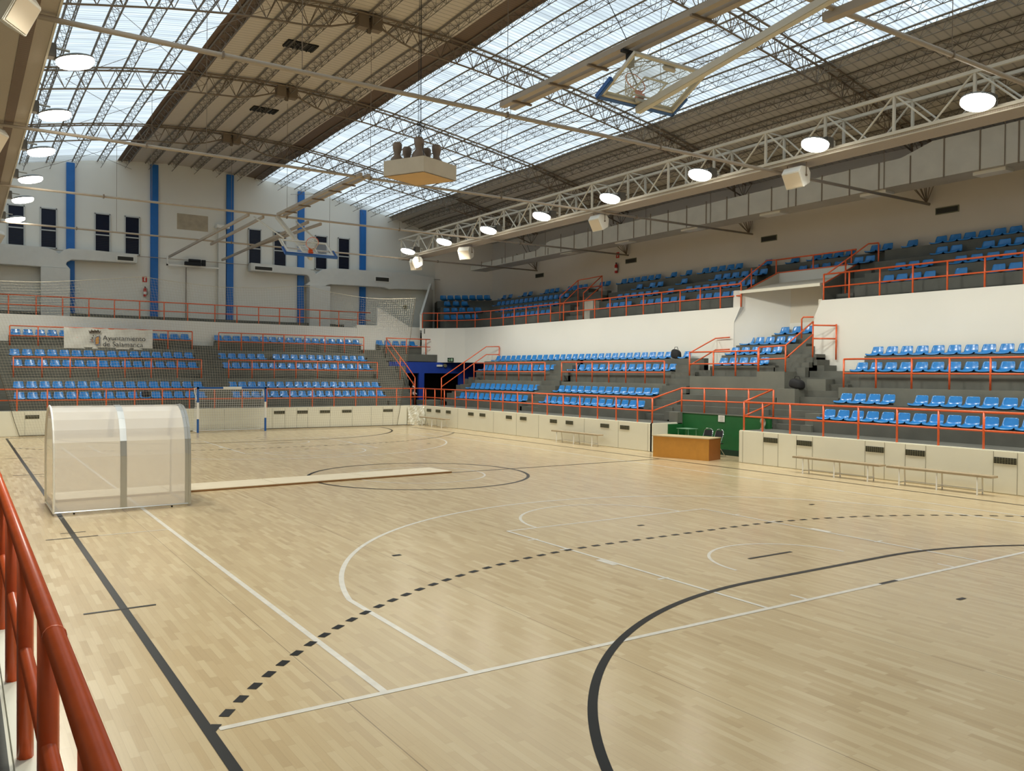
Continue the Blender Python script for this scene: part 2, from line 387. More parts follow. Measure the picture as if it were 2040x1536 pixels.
for s in (-1, 1):
    gx = s*L_; base = pi if s > 0 else 0
    c1, c2 = 1.5, -1.5
    # goal area: quarter circles round the posts and the straight between them
    if s < 0: arc(B, gx, c1, 6, 0, pi/2, .085, zb); arc(B, gx, c2, 6, -pi/2, 0, .085, zb)
    else: arc(B, gx, c1, 6, pi/2, pi, .085, zb); arc(B, gx, c2, 6, pi, 1.5*pi, .085, zb)
    strip(B, gx-s*6, -1.5, gx-s*6, 1.5, .085, zb)
    # dashed free-throw line
    a_end = math.asin((Wd-1.5)/9)
    n = 24
    path = []
    for i in range(400):
        pass
    tot = 9*a_end; length = 2*tot+3; step = .30; d = 0
    while d < length:
        def P(u):
            if u < tot: t = a_end-u/9; return (gx-s*9*cos(t), 1.5+9*sin(t))
            if u < tot+3: return (gx-s*9, 1.5-(u-tot))
            t = (u-tot-3)/9; return (gx-s*9*cos(t), -1.5-9*sin(t))
        p = P(d); q = P(min(d+.15, length)); strip(B, p[0], p[1], q[0], q[1], .085, zb); d += step
    strip(B, gx-s*7, -.5, gx-s*7, .5, .06, zb)
    strip(B, gx-s*5, -.19, gx-s*5, .19, .06, zb+.0006)
    strip(B, gx-s*4, -.08, gx-s*4, .08, .06, zb)
    for y in (-5, 0, 5): strip(B, gx-s*10, y-.07, gx-s*10, y+.07, .08, zb)
    for y in (9,):
        strip(B, s*10, 8.65, s*10, 9.43, .05, zb+.0004); strip(B, s*5, 8.65, s*5, 9.43, .045, zb+.0004); strip(B, s*4.5, 8.78, s*4.5, 9.17, .03, zb+.0004)
    # basketball
    bx = s*14.0
    strip(Wm, bx, -9.0, bx, 8.92, .07, zw)
    for y in (-2.45, 2.45): strip(Wm, bx, y, s*8.2, y, .055, zw)
    strip(Wm, s*8.2, -2.45, s*8.2, 2.45, .055, zw)
    arc(Wm, s*8.2, 0, 1.8, (-pi/2 if s < 0 else pi/2), (pi/2 if s < 0 else 1.5*pi), .055, zw)
    hx = s*12.425; al = math.asin(6.6/6.75)
    for y in (-6.6, 6.6): strip(Wm, bx, y, hx-s*6.75*cos(al), y, .07, zw)
    arc(Wm, hx, 0, 6.75, (-al if s < 0 else pi-al), (al if s < 0 else pi+al), .07, zw, 110)
    arc(Wm, hx, 0, 1.25, (-pi/2 if s < 0 else pi/2), (pi/2 if s < 0 else 1.5*pi), .05, zw, 40)
    strip(Wm, s*13.72, 1.7, s*14.0, 1.7, .05, zw); strip(Wm, s*13.72, -1.7, s*14.0, -1.7, .05, zw)
    for y in (-2.5, 2.5):
        strip(Wm, s*11.25, y, s*10.85, y, .16, zw); strip(Wm, s*10.0, y, s*9.95, y, .2, zw); strip(Wm, s*9.1, y, s*9.05, y, .2, zw); strip(Wm, s*12.25, y, s*12.2, y, .2, zw)
for y in (-7.5, 7.5): strip(Wm, -14.0, y, 14.0, y, .07, zw)
strip(Wm, -5, 7.5, -5, 8.65, .035, zw)
arc(Wm, 0, 0, 1.8, 0, 2*pi, .055, zw, 90)
structure(B, 'court_marking', LINEB, floor, fixn=False, label='black handball and futsal lines')
structure(Wm, 'court_marking', LINEW, floor, fixn=False, label='white basketball lines')

# ------------------------------------------------------------------ fence walls round the court
def vent(mbd, mbf, axis, c, a0, a1, z0, z1, side):
    """dark recess and bars of a grille in a fence wall face"""
    d = .015
    def bx(mb, u0, u1, w0, w1, zz0, zz1):
        if axis == 'y': mb.box(u0, u1, c+side*w0, c+side*w1, zz0, zz1)
        else: mb.box(c+side*w0, c+side*w1, u0, u1, zz0, zz1)
    bx(mbd, a0, a1, 0, .012, z0, z1)
    n = max(3, int((a1-a0)/.06))
    for i in range(n+1):
        u = a0+(a1-a0)*i/n; bx(mbf, u-.004, u+.004, .012, .022, z0, z1)
    for i in range(1, 4):
        z = z0+(z1-z0)*i/4; bx(mbf, a0, a1, .012, .02, z-.004, z+.004)
YF = -10.5
fw1 = thing('fence_wall', 'long cream court fence wall of the right side beyond the orange table', 'wall', (10.9, YF-.1, 0), 'fence walls round the court')
mb = MB().box(2.02, 20.0, YF-.14, YF, 0, 1.05).box(2.0, 2.14, -12.0, YF-.0, 0, 1.05)
mb.build('wall_body', CREAMR, fw1, bevel=.02)
fw2 = thing('fence_wall', 'cream court fence wall of the right side nearer than the orange table', 'wall', (-14, YF-.1, 0), 'fence walls round the court')
MB().box(-26, -2.05, YF-.14, YF, 0, 1.05).build('wall_body', CREAMR, fw2, bevel=.02)
fw3 = thing('fence_wall', 'cream court fence wall in front of the far stand behind the goal', 'wall', (20.07, 0, 0), 'fence walls round the court')
MB().box(20.0, 20.14, YF-.14, 10.5, 0, 1.06).build('wall_body', CREAMR, fw3, bevel=.015)
fw4 = thing('fence_wall', 'pale fence wall below the near orange railing at the lower left', 'wall', (0, 10.46, 0), 'fence walls round the court')
MB().box(-26, 20.0, 10.30, 10.44, 0, 1.04).build('wall_body', CREAMR, fw4, bevel=.02)
def seams(parent, axis, c, us, side, z0=.02, z1=1.02):
    m_ = MB()
    for u in us:
        if axis == 'y': m_.box(u-.006, u+.006, c, c+side*.004, z0, z1)
        else: m_.box(c, c+side*.004, u-.006, u+.006, z0, z1)
    m_.build('panel_seam', mat('seam_shadow_gap', srgb(150,145,128), .8), parent)
V1 = [(19.66,19.17),(18.63,18.14),(17.51,17.03),(15.24,14.74),(14.15,13.64),(11.80,11.33),(10.63,10.14),(8.34,7.86),(7.22,6.74),(4.96,4.45),(3.78,3.27)]
V2 = [(-3.07,-3.6),(-4.32,-4.85),(-6.63,-7.17),(-7.81,-8.34),(-10.1,-10.62),(-11.5,-12.0)]
V3 = [(-2.28,-2.8),(-3.44,-3.96),(-4.61,-5.13),(-5.79,-6.3),(-8.09,-8.63),(8.28,7.77),(5.9,5.4)]
for parent, vs, ax, c, side in ((fw1, V1, 'y', YF, 1), (fw2, V2, 'y', YF, 1), (fw3, V3, 'x', 20.0, -1)):
    for (a, b) in vs:
        d, f = MB(), MB(); vent(d, f, ax, c, min(a,b), max(a,b), .735, .885, side)
        o = d.build('vent', LOUV, parent); o['label'] = 'small dark ventilation opening with a wire grille'
        f.build('grille', LOUVF, o)
seams(fw1, 'y', YF, (16.3,12.9,10.95,9.2,6.0,3.9,2.25), 1)
seams(fw2, 'y', YF, (-2.22,-3.05,-3.62,-4.3,-4.87,-6.6,-7.19,-7.79,-8.36,-10.08,-10.64), 1)
seams(fw3, 'x', 20.0, (8.3,6.9,4.6,2.3,0.1,-2.2,-2.82,-3.42,-3.98,-5.15,-6.35,-7.4,-8.07,-8.65), -1)
# crumpled white plastic sheet in the far corner
mb = MB(); n = 14
for i in range(n+1):
    for j in range(n+1):
        u = i/n; v = j/n
        mb.v.append((19.93-.13*abs(sin(7*u+3*v))-.05*random.random(), -9.45-1.0*u, .02+1.02*v+.02*sin(9*u)))
for i in range(n):
    for j in range(n): a = i*(n+1)+j; mb.f.append((a, a+1, a+n+2, a+n+1))
o = mb.build('plastic_sheet', mat('glossy_white_plastic', srgb(232,230,215), .25), None)
tag(o, 'crumpled white plastic sheet over the fence wall in the far corner', 'sheet')

# ------------------------------------------------------------------ concrete stands
def tiers(parent, boxes, m=CONC, name='seat_tier'):
    for b in boxes: MB().box(*b).build(name, m, parent)
RT = [(-12.0, 1.455), (-12.7, 1.965), (-13.35, 2.46), (-13.9, 2.97), (-14.5, 3.50), (-15.15, None)]
def side_block(parent, xr, top_x=None):
    for i in range(5):
        (y0, z), (y1, _) = RT[i], RT[i+1]
        x0, x1 = xr[i]; MB().box(x0, x1, y1, y0, 1.0, z).build('seat_tier', CONCL if i == 2 else CONC, parent)
gs1 = thing('grandstand', 'grey concrete right stand between the orange table and the far corner', 'stand', (11, -13, 0), 'concrete stands')
MB().box(2.05, 20.2, -12.1, YF-.14, .8, 1.04).build('walkway', CONC, gs1)
MB().box(12.3, 19.9, -15.2, -12.0, .5, 1.0).build('base', CONC, gs1)
side_block(gs1, [(12.75,19.5),(12.8,19.55),(12.75,19.4),(13.0,20.2),(11.2,20.3)])
side_block(gs1, [(4.4,11.4),(4.35,11.4),(4.3,11.45),(4.55,11.8),(4.2,11.8)])
def stair(parent, x0, x1, ya, yb, za, zb, n, m=CONC, name='stair'):
    mb = MB()
    for i in range(n):
        t0 = i/n; y0 = ya+(yb-ya)*t0; z = za+(zb-za)*(i+1)/n
        mb.box(x0, x1, yb, y0, za-.05, z)
    return mb.build(name, m, parent)
stair(gs1, 11.4, 12.9, -12.0, -14.5, 1.0, 3.5, 10)
stair(gs1, 3.1, 4.45, -12.3, -14.5, 1.0, 3.5, 9)
# stepped end blocks near the far entrance
stair(gs1, 19.5, 20.4, -11.9, -14.6, 1.0, 3.0, 5)
for (y, z) in ((-11.9,1.25),(-12.4,1.7),(-13.0,2.15),(-13.5,2.5)): MB().box(20.0, 20.9, y-.6, y, .9, z).build('stepped_block', CONC, gs1)

gs2 = thing('grandstand', 'grey concrete right stand nearer than the orange table', 'stand', (-9, -13, 0), 'concrete stands')
MB().box(-26, -2.05, -12.1, YF-.14, .8, 1.04).build('walkway', CONC, gs2)
side_block(gs2, [(-26,-3.75),(-26,-3.75),(-26,-3.7),(-26,-3.75),(-26,-3.85)])
stair(gs2, -3.8, -1.5, -12.15, -14.5, 1.0, 3.0, 9)
for b in ((-2.3,-1.55,-13.5,-12.95,1.2,2.38),(-3.1,-2.35,-14.0,-13.5,1.2,2.72),(-3.85,-3.3,-12.7,-12.2,1.0,1.62),(-3.75,-3.35,-12.35,-11.9,1.0,1.25)):
    MB().box(*b).build('step_block', CONCL, gs2)

# centre block behind the table
gs3 = thing('grandstand', 'raised concrete centre box above the green alcove with its own railing', 'stand', (0.5, -14, 0), 'concrete stands')
MB().box(-2.05, 3.1, -12.75, -12.12, 1.1, 1.41).build('walkway', CONC, gs3)
MB().box(-1.5, 3.1, -13.1, -12.6, 1.2, 1.66).build('step', CONC, gs3)
MB().box(-1.5, 3.1, -13.5, -12.95, 1.2, 2.06).build('step', CONC, gs3)
MB().box(2.0, 2.45, -12.12, -11.75, 0.98, 1.43).build('step_block', CONCL, gs3)
MB().box(-.3, 3.03, -14.1, -13.4, 1.2, 2.78).build('podium', CONCL, gs3)
MB().box(-1.52, -.3, -14.1, -13.38, 1.2, 2.97).build('pier', CONCL, gs3)
tiers(gs3, [(-.6,2.55,-14.7,-14.0,1.5,3.19),(-.75,2.5,-15.3,-14.6,1.5,3.61),(-1.0,2.3,-15.9,-15.2,1.5,4.01),(-1.38,1.05,-16.4,-15.8,1.5,4.4)])
MB().box(2.45, 3.2, -15.14, -13.95, 1.0, 3.02).build('step_block', CONC, gs3)
MB().box(-1.42, -.9, -16.4, -15.1, 1.0, 3.9).build('step_block', CONC, gs3)
MB().box(-3.0, -1.5, -15.14, -14.4, 1.0, 2.98).build('step_block', CONC, gs3)
mb = MB()
for i, (y, z) in enumerate(((-14.0,3.12),(-14.2,3.3),(-14.4,3.48),(-14.6,3.6))): mb.box(-1.9, -.55, -15.1, y, 1.5, z)
for i, (x, z) in enumerate(((-2.05,3.4),(-2.34,3.2),(-2.75,3.0))): mb.box(x, -1.5, -15.14, -14.45, 1.5, z)
mb.build('stair', CONC, gs3)

# green alcove
ga = thing('alcove_wall', 'green painted alcove wall behind the orange table', 'wall', (0, -12.05, 0))
MB().box(-2.05, 2.05, -12.12, -12.0, 0, 1.41).build('back_panel', GREEN, ga)
MB().box(1.97, 1.998, -12.0, -11.25, 0, 1.0).build('side_panel', GREEN, ga)
MB().box(-2.05, -1.98, -12.0, YF-.14, 0, 1.0).build('side_panel', GREEN, ga)
MB().box(-2.0, 1.98, -12.0, -11.985, 0, .2).build('skirting', GREEND, ga)
MB().box(-2.05, 2.05, -12.14, -11.98, 1.41, 1.435).build('top_edge', CONCL, ga)

# far (end) stand
ge = thing('grandstand', 'grey concrete far stand behind the goal and the protective net', 'stand', (22.5, 0, 0), 'concrete stands')
ET = [(21.6,1.50),(22.2,1.97),(22.8,2.455),(23.4,2.95),(24.0,3.44),(24.6,3.92),(25.2,4.42),(25.75,None)]
MB().box(20.14, 21.7, -10.4, 14, .8, 1.04).build('walkway', CONC, ge)
EB = [(.45, 8.65), (-9.05, -.8)]
for (ya, yb) in EB:
    for i in range(7):
        (x0, z), (x1, _) = ET[i], ET[i+1]
        MB().box(x0, 25.75, ya, yb, 1.0, z).build('seat_tier', CONCL if i in (2, 5) else CONC, ge)
for (ya, yb) in ((-.8,.45),(8.65,14),(-10.25,-9.05)):
    mb = MB(); n = 13
    for i in range(n): mb.box(21.3+i*.3, 25.75, ya, yb, 1.0, 1.04+(i+1)*3.1/n)
    mb.build('stair', CONC, ge)
MB().box(24.3, 25.75, -13.6, -10.25, 3.5, 3.92).build('seat_tier', CONC, ge)
MB().box(25.15, 25.75, -13.6, -10.25, 3.5, 4.42).build('seat_tier', CONC, ge)

# upper gallery along the far wall
gb = thing('gallery_parapet', 'cream gallery parapet above the top seat row of the far stand', 'parapet', (25.85, 0, 4))
MB().box(25.75, 25.95, -9.0, 14, 3.2, 5.45).build('parapet_wall', WHITE, gb, bevel=.02)
MB().box(25.75, 25.95, -13.2, -9.0, 3.2, 5.62).build('parapet_wall', WHITE, gb, bevel=.02)
MB().prism([(25.74,-10.3,5.6),(25.74,-10.3,6.69),(25.74,-10.42,6.69),(25.74,-12.5,5.6)], (.16,0,0)).build('sloped_upstand', WHITE, gb)
MB().box(25.95, XE, -16, 18, 5.1, 5.3).build('gallery_floor', CONC, gb)
MB().box(28.2, XE-.02, -9.2, 18, 5.3, 5.75).build('kerb', CONC, gb)

# blue wall with the two dark entrances in the far right corner
bw = thing('entrance_wall', 'dark blue wall with two dark entrances in the far right corner', 'wall', (24.3, -13, 0))
XB2 = 24.2
MB().box(XB2, XB2+.2, -17.5, -10.4, 2.80, 3.46).build('lintel', BLUEW, bw)
MB().box(XB2, XB2+.2, -12.68, -12.33, .5, 2.80).build('pier', BLUEW, bw)
MB().box(XB2, XB2+.2, -17.5, -15.1, .5, 2.80).build('pier', BLUEW, bw)
MB().box(XB2, XB2+.2, -11.2, -10.3, .5, 2.80).build('pier', BLUEW, bw)
MB().box(XB2+.2, XB2+2.2, -17.5, -17.4, .5, 3.4).box(XB2+2.1, XB2+2.2, -17.5, -10.3, .5, 3.4).box(XB2+.2, XB2+2.2, -10.4, -10.3, .5, 3.4).box(XB2+.2, XB2+2.2, -17.5, -10.3, 3.36, 3.45).build('tunnel_lining', DARK, bw)
MB().box(20.1, XB2+2.2, -17.5, -10.35, .4, .62).build('tunnel_floor', CONC, bw)
# stepped grey block left of the entrances
for i in range(6): MB().box(22.2+i*.33, XB2+1.2, -10.9-.08*i, -10.2, .6, 1.3+i*.38).build('stepped_block', CONC, ge)

# ------------------------------------------------------------------ right balcony
RY = [(-16.0,6.04),(-16.6,6.52),(-17.2,6.99),(-17.8,7.46)]
FP = [(20.4,-15.15),(21.7,-15.02),(22.85,-14.68),(24.0,-13.95),(25.0,-12.9)]
def wall_poly(pts, th, z0, z1):
    mb = MB()
    for (a, b) in zip(pts, pts[1:]):
        d = Vector((b[0]-a[0], b[1]-a[1], 0)).normalized(); n = Vector((d.y, -d.x, 0))*th
        a3, b3 = Vector((a[0],a[1],z0)), Vector((b[0],b[1],z0))
        mb.prism([a3, b3, b3+n, a3+n], (0,0,z1-z0))
    return mb
ba = thing('balcony', 'white fronted right balcony beyond the stair canopy, curving into the far corner', 'balcony', (11, -15.2, 3.5), 'balconies')
fr = MB().prism([(20.4,-15.15,3.48),(20.4,-15.15,5.53),(2.06,-15.15,5.53),(2.38,-15.15,4.92),(2.38,-15.15,3.0)], (0,-.2,0))
fr.build('balcony_front', WHITE, ba)
wall_poly(FP, .2, 3.46, 5.53).build('curved_front', WHITE, ba)
def balc_rows(parent, x0, x1, diag, gaps=()):
    MB().box(x0, x1, -16.1, -15.3, 5.2, 5.50).build('walkway', CONC, parent)
    D = [[(20.4,-16.0),(22.6,-15.75),(24.95,-14.45)],[(20.4,-16.6),(23.3,-16.4),(25.6,-14.5)],[(20.4,-17.2),(24.0,-17.1),(26.3,-14.9)],[(20.4,-17.8),(24.7,-17.8),(27.3,-15.2)],[(20.4,-18.5),(25.9,-18.5),(28.8,-15.8)]]
    for i, (y, z) in enumerate(RY):
        yb = RY[i+1][0] if i < 3 else -18.5
        segs = []; a = x0
        for g in gaps:
            segs.append((a, g[0])); a = g[1]
        segs.append((a, x1))
        for s in segs: MB().box(s[0], s[1], yb, y, 5.2, z).build('seat_tier', CONC, parent)
        if diag:
            mb = MB()
            for k in range(2):
                a, b = D[i][k], D[i][k+1]; c, d = D[i+1][k+1], D[i+1][k]
                mb.prism([(a[0],a[1],5.2),(b[0],b[1],5.2),(c[0],c[1],5.2),(d[0],d[1],5.2)], (0,0,z-5.2))
            mb.build('seat_tier', CONC, parent)
    if diag:
        poly = [(20.4,-15.2),(21.7,-15.1),(22.85,-14.75),(24.0,-14.05),(24.9,-13.0),(25.6,-14.3),(24.0,-15.5),(20.4,-16.2)]
        MB().prism([(p[0],p[1],5.2) for p in poly], (0,0,.3)).build('walkway', CONC, parent)
balc_rows(ba, 3.0, 20.4, True, gaps=((12.6,15.0),))
MB().prism([(25.0,-12.9,5.4),(25.0,-12.9,6.35),(28.7,-15.6,9.1),(28.7,-15.6,5.4)], (.08,.1,0)).build('side_wall', WHITE, ba)
# stair well through the balcony near the middle of the far part
mb = MB()
for i in range(7): mb.box(13.3+i*.0, 14.9-i*.0, -18.0, -15.9-i*.3, 5.2, 5.6+i*.27)
mb.build('stair', CONCL, ba)
MB().box(12.6, 13.3, -17.0, -16.2, 5.4, 6.55).build('stair_upstand', BROWNW, ba)
MB().box(14.9, 15.0, -17.0, -15.9, 5.3, 6.0).build('stair_upstand', CONCL, ba)
bb = thing('balcony', 'white fronted right balcony nearer than the stair canopy', 'balcony', (-10, -15.2, 3.5), 'balconies')
MB().prism([(-26,-15.15,3.0),(-26,-15.15,5.54),(-1.66,-15.15,5.54),(-1.37,-15.15,4.95),(-1.37,-15.15,2.9)], (0,-.2,0)).build('balcony_front', WHITE, bb)
balc_rows(bb, -26, -2.4, False)
for i in range(6): MB().box(-2.4, -1.7, -18.0, -15.6-i*.35, 5.2, 5.5+i*.3).build('step_block', CONC, bb)
# link row along the back of the stair well
mb = MB().box(-2.4, 3.0, -18.5, -18.08, 6.2, 7.46).box(-2.4, 3.0, -18.08, -17.63, 6.2, 6.99); mb.build('seat_tier', CONC, ba)
# recess and canopy over the stair well
rc = thing('stair_recess', 'beige walled recess above the centre box, between the two balcony fronts', 'recess', (0.5, -16, 3.5))
MB().prism([(2.38,-15.17,2.6),(.6,-16.4,2.6),(.8,-16.55,2.6),(2.58,-15.32,2.6)], (0,0,3.6)).build('diagonal_wall', WHITE, rc)
MB().box(-1.45, .75, -16.5, -16.38, 4.3, 6.3).build('back_wall', BROWNW, rc)
MB().box(-1.6, -1.4, -16.5, -15.35, 2.9, 5.6).build('side_wall', BROWNW, rc)
MB().box(-1.42, .7, -16.378, -16.37, 4.35, 4.87).build('white_dado', WHITE, rc)
cp = thing('stair_canopy', 'sloping beige canopy over the stair well with a white front edge', 'canopy', (.3, -16, 6.1))
MB().prism([(2.12,-15.2,6.07),(2.12,-17.5,6.55),(2.12,-17.5,6.64),(2.12,-15.2,6.17)], (-3.7,0,0)).build('sloping_slab', BROWNW, cp)
MB().box(-1.58, 2.13, -15.24, -15.17, 6.06, 6.17).build('front_edge', CREAM, cp)
MB().box(-1.4, 2.3, -17.62, -17.5, 6.5, 7.03).build('upstand', WHITE, cp)
MB().box(-1.4, 2.3, -17.63, -17.49, 7.03, 7.07).build('coping', ORANGE, cp)
for x in (2.12, -1.58):
    MB().prism([(x,-15.3,5.5),(x,-17.5,5.5),(x,-17.5,7.05),(x,-15.3,6.1)], (.08 if x > 0 else -.08,0,0)).build('cheek_wall', BROWNW if x > 0 else CONC, cp)
    MB().bar((x,-15.3,6.12),(x,-17.5,7.07),.025).build('edge_rail', ORANGE, cp)

# ------------------------------------------------------------------ railings
RR = .03
def railing(label, path, posts, h=.92, mid=.46, r=RR, group=None, ends=True):
    t = thing('railing', label, 'railing', posts[0], group or 'orange tube railings')
    top = [Vector(p)+Vector((0,0,h)) for p in path]; md = [Vector(p)+Vector((0,0,mid)) for p in path]
    MB().tube(top, r, 8).build('top_rail', ORANGE, t, smooth=True)
    MB().tube(md, r*.85, 8).build('mid_rail', ORANGE, t, smooth=True)
    for p in posts:
        p = Vector(p); MB().bar(p, p+Vector((0,0,h)), r, 8).build('post', ORANGE, t, smooth=True)
    return t
def lin(a, b, n): return [a+(b-a)*i/(n-1) for i in range(n)]
xsA = [19.95,18.9,17.85,16.7,15.6,14.45,13.3,12.2,10.97,9.8,8.66,7.52,6.39,5.25,4.12,2.9,2.1]
railing('orange railing on the right fence wall from the far corner to the orange table', [(19.95,-10.57,1.04),(2.1,-10.57,1.04)], [(x,-10.57,1.04) for x in xsA])
railing('orange railing round the green alcove above the orange table', [(2.1,-10.6,1.04),(2.1,-12.05,1.41),(-2.1,-12.05,1.43),(-2.15,-10.6,1.04)], [(2.1,-12.05,1.43),(.95,-12.05,1.43),(-.1,-12.05,1.43),(-1.1,-12.05,1.43),(-2.15,-12.05,1.43),(-2.2,-10.57,1.04)])
railing('orange railing on the right fence wall nearer than the orange table', [(-2.25,-10.57,1.04),(-17,-10.57,1.04)], [(x,-10.57,1.04) for x in [-2.95,-4.0,-5.18,-6.33,-7.5,-8.65,-9.8,-10.95,-12.1,-13.25]])
ysF = [8.58,7.46,6.32,5.18,4.02,2.85,1.67,.54,-.75,-1.93,-3.08,-4.24,-5.38,-6.56,-7.73,-8.89,-9.73,-10.5]
railing('orange railing on the fence wall in front of the far stand', [(20.07,10.4,1.05),(20.07,-10.57,1.05)], [(20.07,9.75,1.05)]+[(20.07,y,1.05) for y in ysF])
railing('orange railing halfway up the far stand, left block', [(22.85,8.58,2.455),(22.85,.49,2.455)], [(22.85,y,2.455) for y in (8.58,7.46,6.32,5.15,4.0,2.83,1.63,.49)])
railing('orange railing halfway up the far stand, right block', [(22.85,-.84,2.455),(22.85,-9.02,2.455)], [(22.85,y,2.455) for y in (-.84,-2.02,-3.18,-4.34,-5.53,-6.69,-7.85,-9.02)])
railing('orange railing before the top row of the far stand that carries the white banner', [(24.65,8.64,3.92),(24.65,.54,3.92)], [(24.65,y,3.92) for y in (8.64,7.49,6.33,5.2,4.02,2.87,1.72,.54)])
railing('orange railing before the top row of the far stand, right block', [(24.65,-.79,3.92),(24.65,-8.97,3.92)], [(24.65,y,3.92) for y in (-.79,-1.97,-3.12,-4.28,-5.46,-6.62,-7.79,-8.97)])
railing('orange railing before the corner seats left of the white balcony front', [(24.45,-10.3,3.92),(24.45,-13.2,3.92)], [(24.45,-10.3,3.92),(24.45,-11.6,3.92),(24.45,-12.9,3.92)])
railing('orange gallery railing on the parapet below the far wall windows', [(25.85,11.5,5.45),(25.85,-9.9,5.45)], [(25.85,y,5.45) for y in (10.95,9.8,8.64,7.49,6.36,5.2,4.04,2.86,1.68,.51,-.89,-2.06,-3.24,-4.41,-5.57,-6.76,-7.91,-9.1)])
railing('orange railing halfway up the right stand, far block', [(19.6,-13.4,2.46),(12.81,-13.4,2.46)], [(x,-13.4,2.46) for x in (19.6,18.5,17.4,16.25,15.11,13.93,12.81)])
railing('orange railing halfway up the right stand, block beside the centre box', [(11.44,-13.4,2.46),(4.46,-13.4,2.46)], [(x,-13.4,2.46) for x in (11.44,10.29,9.13,7.96,6.83,5.61,4.46)])
railing('orange railing halfway up the near right stand', [(-3.85,-13.4,2.46),(-17,-13.4,2.46)], [(x,-13.4,2.46) for x in (-3.85,-5.0,-6.18,-7.34,-8.5,-9.65,-10.8)])
railing('orange railing on the near right balcony front', [(-1.71,-15.22,5.54),(-17,-15.22,5.54)], [(x,-15.22,5.54) for x in (-1.71,-2.74,-3.9,-5.07,-6.21,-7.36,-8.48,-9.6,-10.75)])
pB = [(x,-15.22,5.53) for x in (2.09,3.17,4.28,5.45,6.59,7.76,8.92,10.09,11.24,12.6,13.76,14.89,16.02,17.16,18.33,19.45)]+[(20.75,-15.18,5.53),(22.2,-15.0,5.53),(23.4,-14.45,5.53),(24.4,-13.65,5.53),(25.0,-12.95,5.53)]
railing('orange railing on the far right balcony front, curving into the corner', pB, pB)
railing('orange railing on top of the stair well canopy', [(2.3,-17.55,6.62),(-1.4,-17.55,6.62)], [(2.3,-17.55,6.62),(.5,-17.55,6.62),(-1.2,-17.55,6.62)], h=.98, mid=.44)
# box rails
railing('orange railing on the podium of the centre box', [(3.1,-13.45,2.8),(-.3,-13.45,2.8)], [(3.1,-13.45,2.8),(1.85,-13.45,2.8),(.75,-13.45,2.8),(-.3,-13.45,2.9)])
def barset(label, lines, r=.028, loc=(0,0,0), cat='railing', name='handrail', group='orange tube railings'):
    t = thing(name, label, cat, loc, group)
    for nm, pts in lines: MB().tube(pts, r, 8).build(nm, ORANGE, t, smooth=True)
    return t
barset('orange handrail stepping up the right side of the centre box', [
 ('top_rail', [(-.33,-13.45,3.84),(-1.5,-13.45,3.88),(-1.75,-14.6,4.75)]), ('mid_rail', [(-.33,-13.45,3.4),(-1.5,-13.45,3.43),(-1.75,-14.6,4.3)]),
 ('post', [(-.33,-13.45,2.95),(-.33,-13.45,3.84)]), ('post', [(-1.5,-13.45,2.95),(-1.5,-13.45,3.88)]), ('post', [(-1.75,-14.6,3.4),(-1.75,-14.6,4.75)])], loc=(-.33,-13.45,2.95))
barset('orange guard rail at the foot of the near balcony front beside the centre box', [
 ('top_rail', [(-1.75,-14.6,4.62),(-2.35,-15.1,4.6)]), ('mid_rail', [(-1.75,-14.6,4.15),(-2.35,-15.1,4.14)]), ('post', [(-2.35,-15.08,3.4),(-2.35,-15.08,4.65)]),
 ('hoop_rail', [(-1.38,-15.1,4.95),(-.95,-15.1,4.97),(-.88,-15.1,4.9),(-.88,-15.1,4.2)])], loc=(-2.35,-15.08,3.0))
barset('orange wall handrail left of the centre box seats', [
 ('top_rail', [(3.1,-13.45,3.7),(3.25,-15.05,4.32),(2.5,-15.05,4.34)]), ('mid_rail', [(3.1,-13.45,3.2),(3.25,-15.05,3.85),(2.5,-15.05,3.86)])], loc=(3.1,-13.45,2.8))
barset('orange stair handrail right of the two dark entrances', [
 ('top_rail', [(20.35,-11.75,2.55),(20.35,-14.65,4.35),(19.6,-15.05,4.35)]), ('mid_rail', [(20.35,-11.75,2.05),(20.35,-14.65,3.9),(19.6,-15.05,3.9)]),
 ('post', [(20.35,-11.75,1.04),(20.35,-11.75,2.55)]), ('post', [(20.35,-13.2,1.9),(20.35,-13.2,3.45)]), ('post', [(19.6,-15.05,3.4),(19.6,-15.05,4.37)])], loc=(20.35,-11.75,1.04))
barset('orange stair handrail left of the two dark entrances', [
 ('top_rail', [(24.4,-10.25,4.85),(22.6,-10.75,3.2),(22.0,-10.95,2.55)]), ('mid_rail', [(24.4,-10.25,4.4),(22.6,-10.75,2.7),(22.0,-10.95,2.05)]),
 ('post', [(22.0,-10.95,.9),(22.0,-10.95,2.55)]), ('post', [(23.2,-10.6,2.4),(23.2,-10.6,3.75)])], loc=(22.0,-10.95,.9))
barset('orange stair guard in the far right balcony, above the white upstand', [
 ('top_rail', [(15.0,-15.9,6.9),(15.0,-17.1,7.85),(13.0,-17.1,7.9),(13.0,-15.9,6.95)]), ('mid_rail', [(15.0,-15.9,6.4),(15.0,-17.1,7.4),(13.0,-17.1,7.4),(13.0,-15.9,6.5)]),
 ('post', [(15.0,-15.9,5.5),(15.0,-15.9,6.9)]), ('post', [(15.0,-17.1,6.5),(15.0,-17.1,7.85)]), ('post', [(13.0,-17.1,6.5),(13.0,-17.1,7.9)]), ('post', [(13.0,-15.9,5.5),(13.0,-15.9,6.95)])], loc=(15,-15.9,5.5))
barset('orange sloping rail beside the stair canopy, near balcony side', [
 ('top_rail', [(-1.75,-15.3,6.46),(-2.0,-17.4,7.72),(-2.35,-17.5,7.72)]), ('post', [(-2.35,-17.5,6.6),(-2.35,-17.5,7.72)]), ('post', [(-1.9,-16.2,5.5),(-1.9,-16.2,7.05)])], loc=(-1.75,-15.3,5.5))
